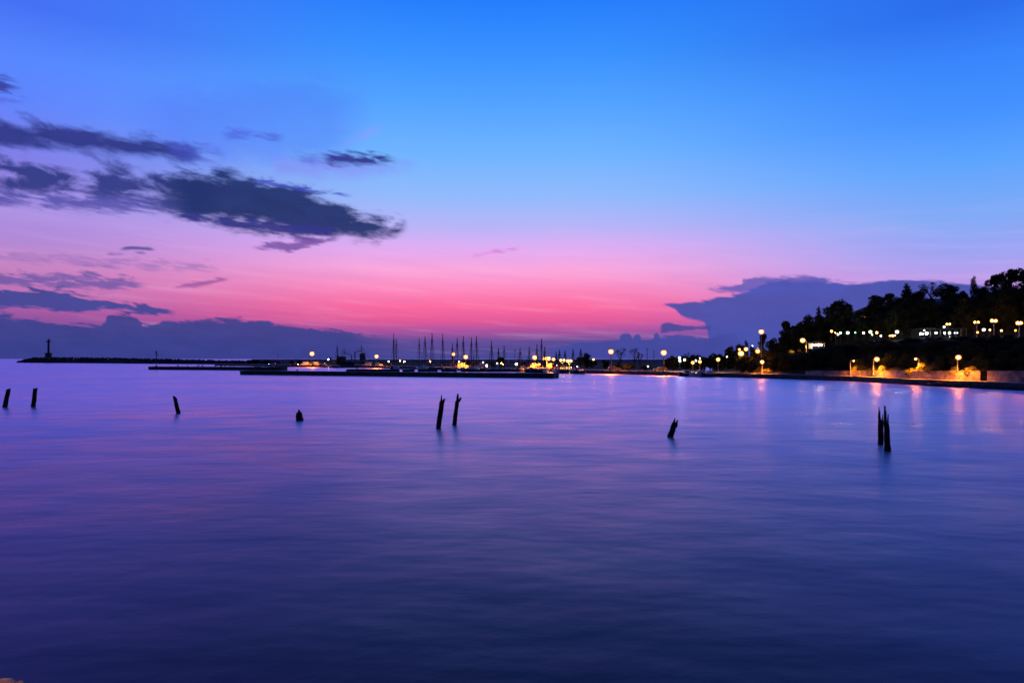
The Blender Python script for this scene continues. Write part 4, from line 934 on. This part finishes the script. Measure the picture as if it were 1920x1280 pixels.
def fishing_boat(px, Y, L, rz, top, wh, label, s2=1.0):
    t = thing('fishing_boat', (PX(px, Y), Y, 1.9), label, 'fishing boat', 'fishing boats at the quay', rz); B = L * .3; H = CAMH + (HOR - top) * Y / F - 1.9
    h_ = hull_mesh(L, B, 1.5, .8, .9).build('hull', HULLB, t); MB().tube([(-L * .48, -B * .46, 1.7), (0, -B * .51, 1.55), (L * .4, -B * .3, 2.2)], .1, 6).build('rubbing_strake', HULLW, h_)
    w1 = MB(); w1.prism([(-L * .06, 1.4), (-L * .06, wh), (L * .2, wh), (L * .24, wh * .55), (L * .26, 1.4)], -B * .34, B * .34); wk = w1.build('wheelhouse', mat('dull_grey_paint', (.06, .06, .065), .6, .2, 1), t)
    m = MB(); m.box((L * .07, 0, wh + .08), (L * .34, B * .8, .16)); m.build('roof', HULLB, wk)
    for k in range(3): m = MB(); m.box((-L * .02 + k * L * .075, -B * .342, wh * .78), (L * .05, .04, .7)); m.build('window', GLASS, wk)
    ms = MB().tube([(L * .02, 0, wh), (L * .02, 0, H)], [.2, .09], 8).build('mast', DARKM, t)
    m = MB(); m.tube([(-L * .12, 0, H * .72), (L * .16, 0, H * .70)], .1, 6); m.tube([(L * .02, -B * .3, H * .8), (L * .02, B * .3, H * .8)], .07, 6); m.tube([(-L * .05, 0, H * .82), (L * .1, 0, H * .82)], .12, 6); m.build('crosstree', DARKM, ms)
    m = MB(); m.tube([(L * .02, 0, H * .7), (-L * .3, 0, wh + 1)], .16, 6); m.tube([(-L * .32, -B * .3, 1.5), (-L * .32, -B * .3, wh + 1), (-L * .32, B * .3, wh + 1), (-L * .32, B * .3, 1.5)], .16, 6); m.build('net_gantry', DARKM, t)
    MB().tube([(L * .02, 0, H * .97), (L * .48, 0, 2.4)], .05, 5).build('stay', DARKM, t); MB().tube([(L * .02, 0, H * .97), (-L * .33, 0, wh + 1)], .05, 5).build('stay', DARKM, t)
    m = MB(); m.box((L * .13, 0, wh + .5), (1.4, .5, .7)); m.tube([(L * .1, 0, wh), (L * .1, 0, wh + 2.2)], .06, 5); m.box((L * .1, 0, wh + 2.0), (1.5, .2, .25)); m.build('radar', HULLW, wk)
    return t
fishing_boat(646, ysh(646) + 24, 13, R(186), 652.5, 4.2, 'fishing boat hauled out on the quay, left of the two, crossed mast')
fishing_boat(677, ysh(677) + 26, 11, R(4), 646.5, 6.0, 'taller fishing boat hauled out on the quay, high wheelhouse, right of the two')
sailboat(631.3, 647.5, ysh(631) - 6, R(80), 'moored sailboat with a thin mast left of the fishing boats', HULLB, r3)
def cruiser(px, Y, L, rz, label, hm, grp='small motor boats'):
    t = thing('motor_boat', (PX(px, Y), Y, 0), label, 'boat', grp, rz); B = L * .34
    hull_mesh(L, B, .85, .3).build('hull', hm, t); cb = MB().prism([(-L * .18, .8), (-L * .16, 1.7), (L * .1, 1.75), (L * .22, .95)], -B * .36, B * .36).build('cabin', HULLW, t)
    m = MB(); m.box((-L * .03, -B * .362, 1.38), (L * .2, .03, .36)); m.build('window', GLASS, cb); m = MB(); m.box((-L * .03, 0, 1.8), (L * .34, B * .8, .08)); m.build('roof', HULLW, cb)
    MB().tube([(L * .46, -.2, 1.0), (L * .46, -.2, 1.5), (L * .46, .2, 1.5), (L * .46, .2, 1.0)], .03, 5).build('bow_rail', STEEL, t); return t
cruiser(1314, ysh(1314) - 3, 6.5, R(176), 'small white cabin boat moored where quay meets the hill', HULLW)
cruiser(1288, ysh(1288) - 2.6, 5, R(8), 'small dark boat left of the white cabin boat', HULLB)
cruiser(1330, ysh(1330) - 2.5, 4.5, R(186), 'small dark boat right of the white cabin boat', HULLB)
cruiser(484, YW(694.6) + 7, 8, R(178), 'dark motor boat moored behind the right part of the low pier', HULLB)
cruiser(510, YW(694.6) + 8, 7, R(4), 'dark motor boat at the right end of the low pier', HULLB)
cruiser(998, 250, 5.5, R(2), 'small boat moored at the right end of the marina jetty', HULLB)
# bare poles on the quay
for px, top, d, lab in ((521.5, 664, 14, 'thin bare pole at the left end of the harbour quay'), (599.5, 670, 20, 'short thin pole right of the largest lamp'), (1213.5, 654, 18, 'thin bare pole right of the lone sparse tree'), (1226, 658.5, 22, 'thin bare pole left of the right tall quay lamp'), (965.5, 657, 30, 'unlit floodlight pole left of the marina lamp cluster'), (800.5, 666.5, 25, 'short unlit pole among the long masts')):
    Y = q(px, d); H = CAMH + (HOR - top) * Y / F - 1; t = thing('bare_pole', (PX(px, Y), Y, 1), lab, 'pole', 'bare poles on the quay')
    MB().lathe([(.22, -.1), (.2, .4), (.12, .5), (.09, H)], 8).build('post', DARKM, t); m = MB(); m.box((0, 0, H + .1), (.9 if px > 900 and px < 1000 or px == 800.5 else .35, .25, .3)); m.build('head', DARKM, t)

# ------------------------------------------------------------------ foreground left corner: boulders on the ledge, lit by the near street lamp
for i, (px, py, Y, r) in enumerate(((4, 1272, 6.4, .20), (36, 1275.5, 6.3, .10))):
    p = P(px, py, Y); r2 = random.Random(40 + i); m = MB(); m.ball((0, 0, 0), r, 14, 10, 1, .05, r2)
    hgt = p.z - 1.3; m.v = [(x * 1.1, y, (z / r * .5 + .5) * (hgt + .06) - .06) for x, y, z in m.v]
    tag(m.build('boulder', mat('brown_boulder', (.30, .21, .13), .95, .3, 6, bump=.4), None, True, (p.x, p.y, 1.3)), ('larger', 'smaller')[i] + ' orange-lit boulder top in the bottom left corner', 'boulder', 'boulders on the near ledge')
t = thing('street_lamp', (-6.3, 4.6, 1.3), 'street lamp on the near quay, outside the picture at the left', 'lamp', 'street lamps')
MB().lathe([(.2, -.02), (.2, .4), (.1, .5), (.08, 4.0)], 10).build('post', STEEL, t); MB().lathe([(.28, 4.42), (.24, 4.5), (.06, 4.6)], 12).build('hood', STEEL, t)
gl = MB().ball((0, 0, 4.2), .26, 12, 8).build('glow_globe', halo_mat('sodium'), t, True); MB().ball((0, 0, 4.2), .1, 8, 6).build('bulb', bulb_mat('sodium', 1700), gl, True)  # emissive ball around the bulb imitates its halo
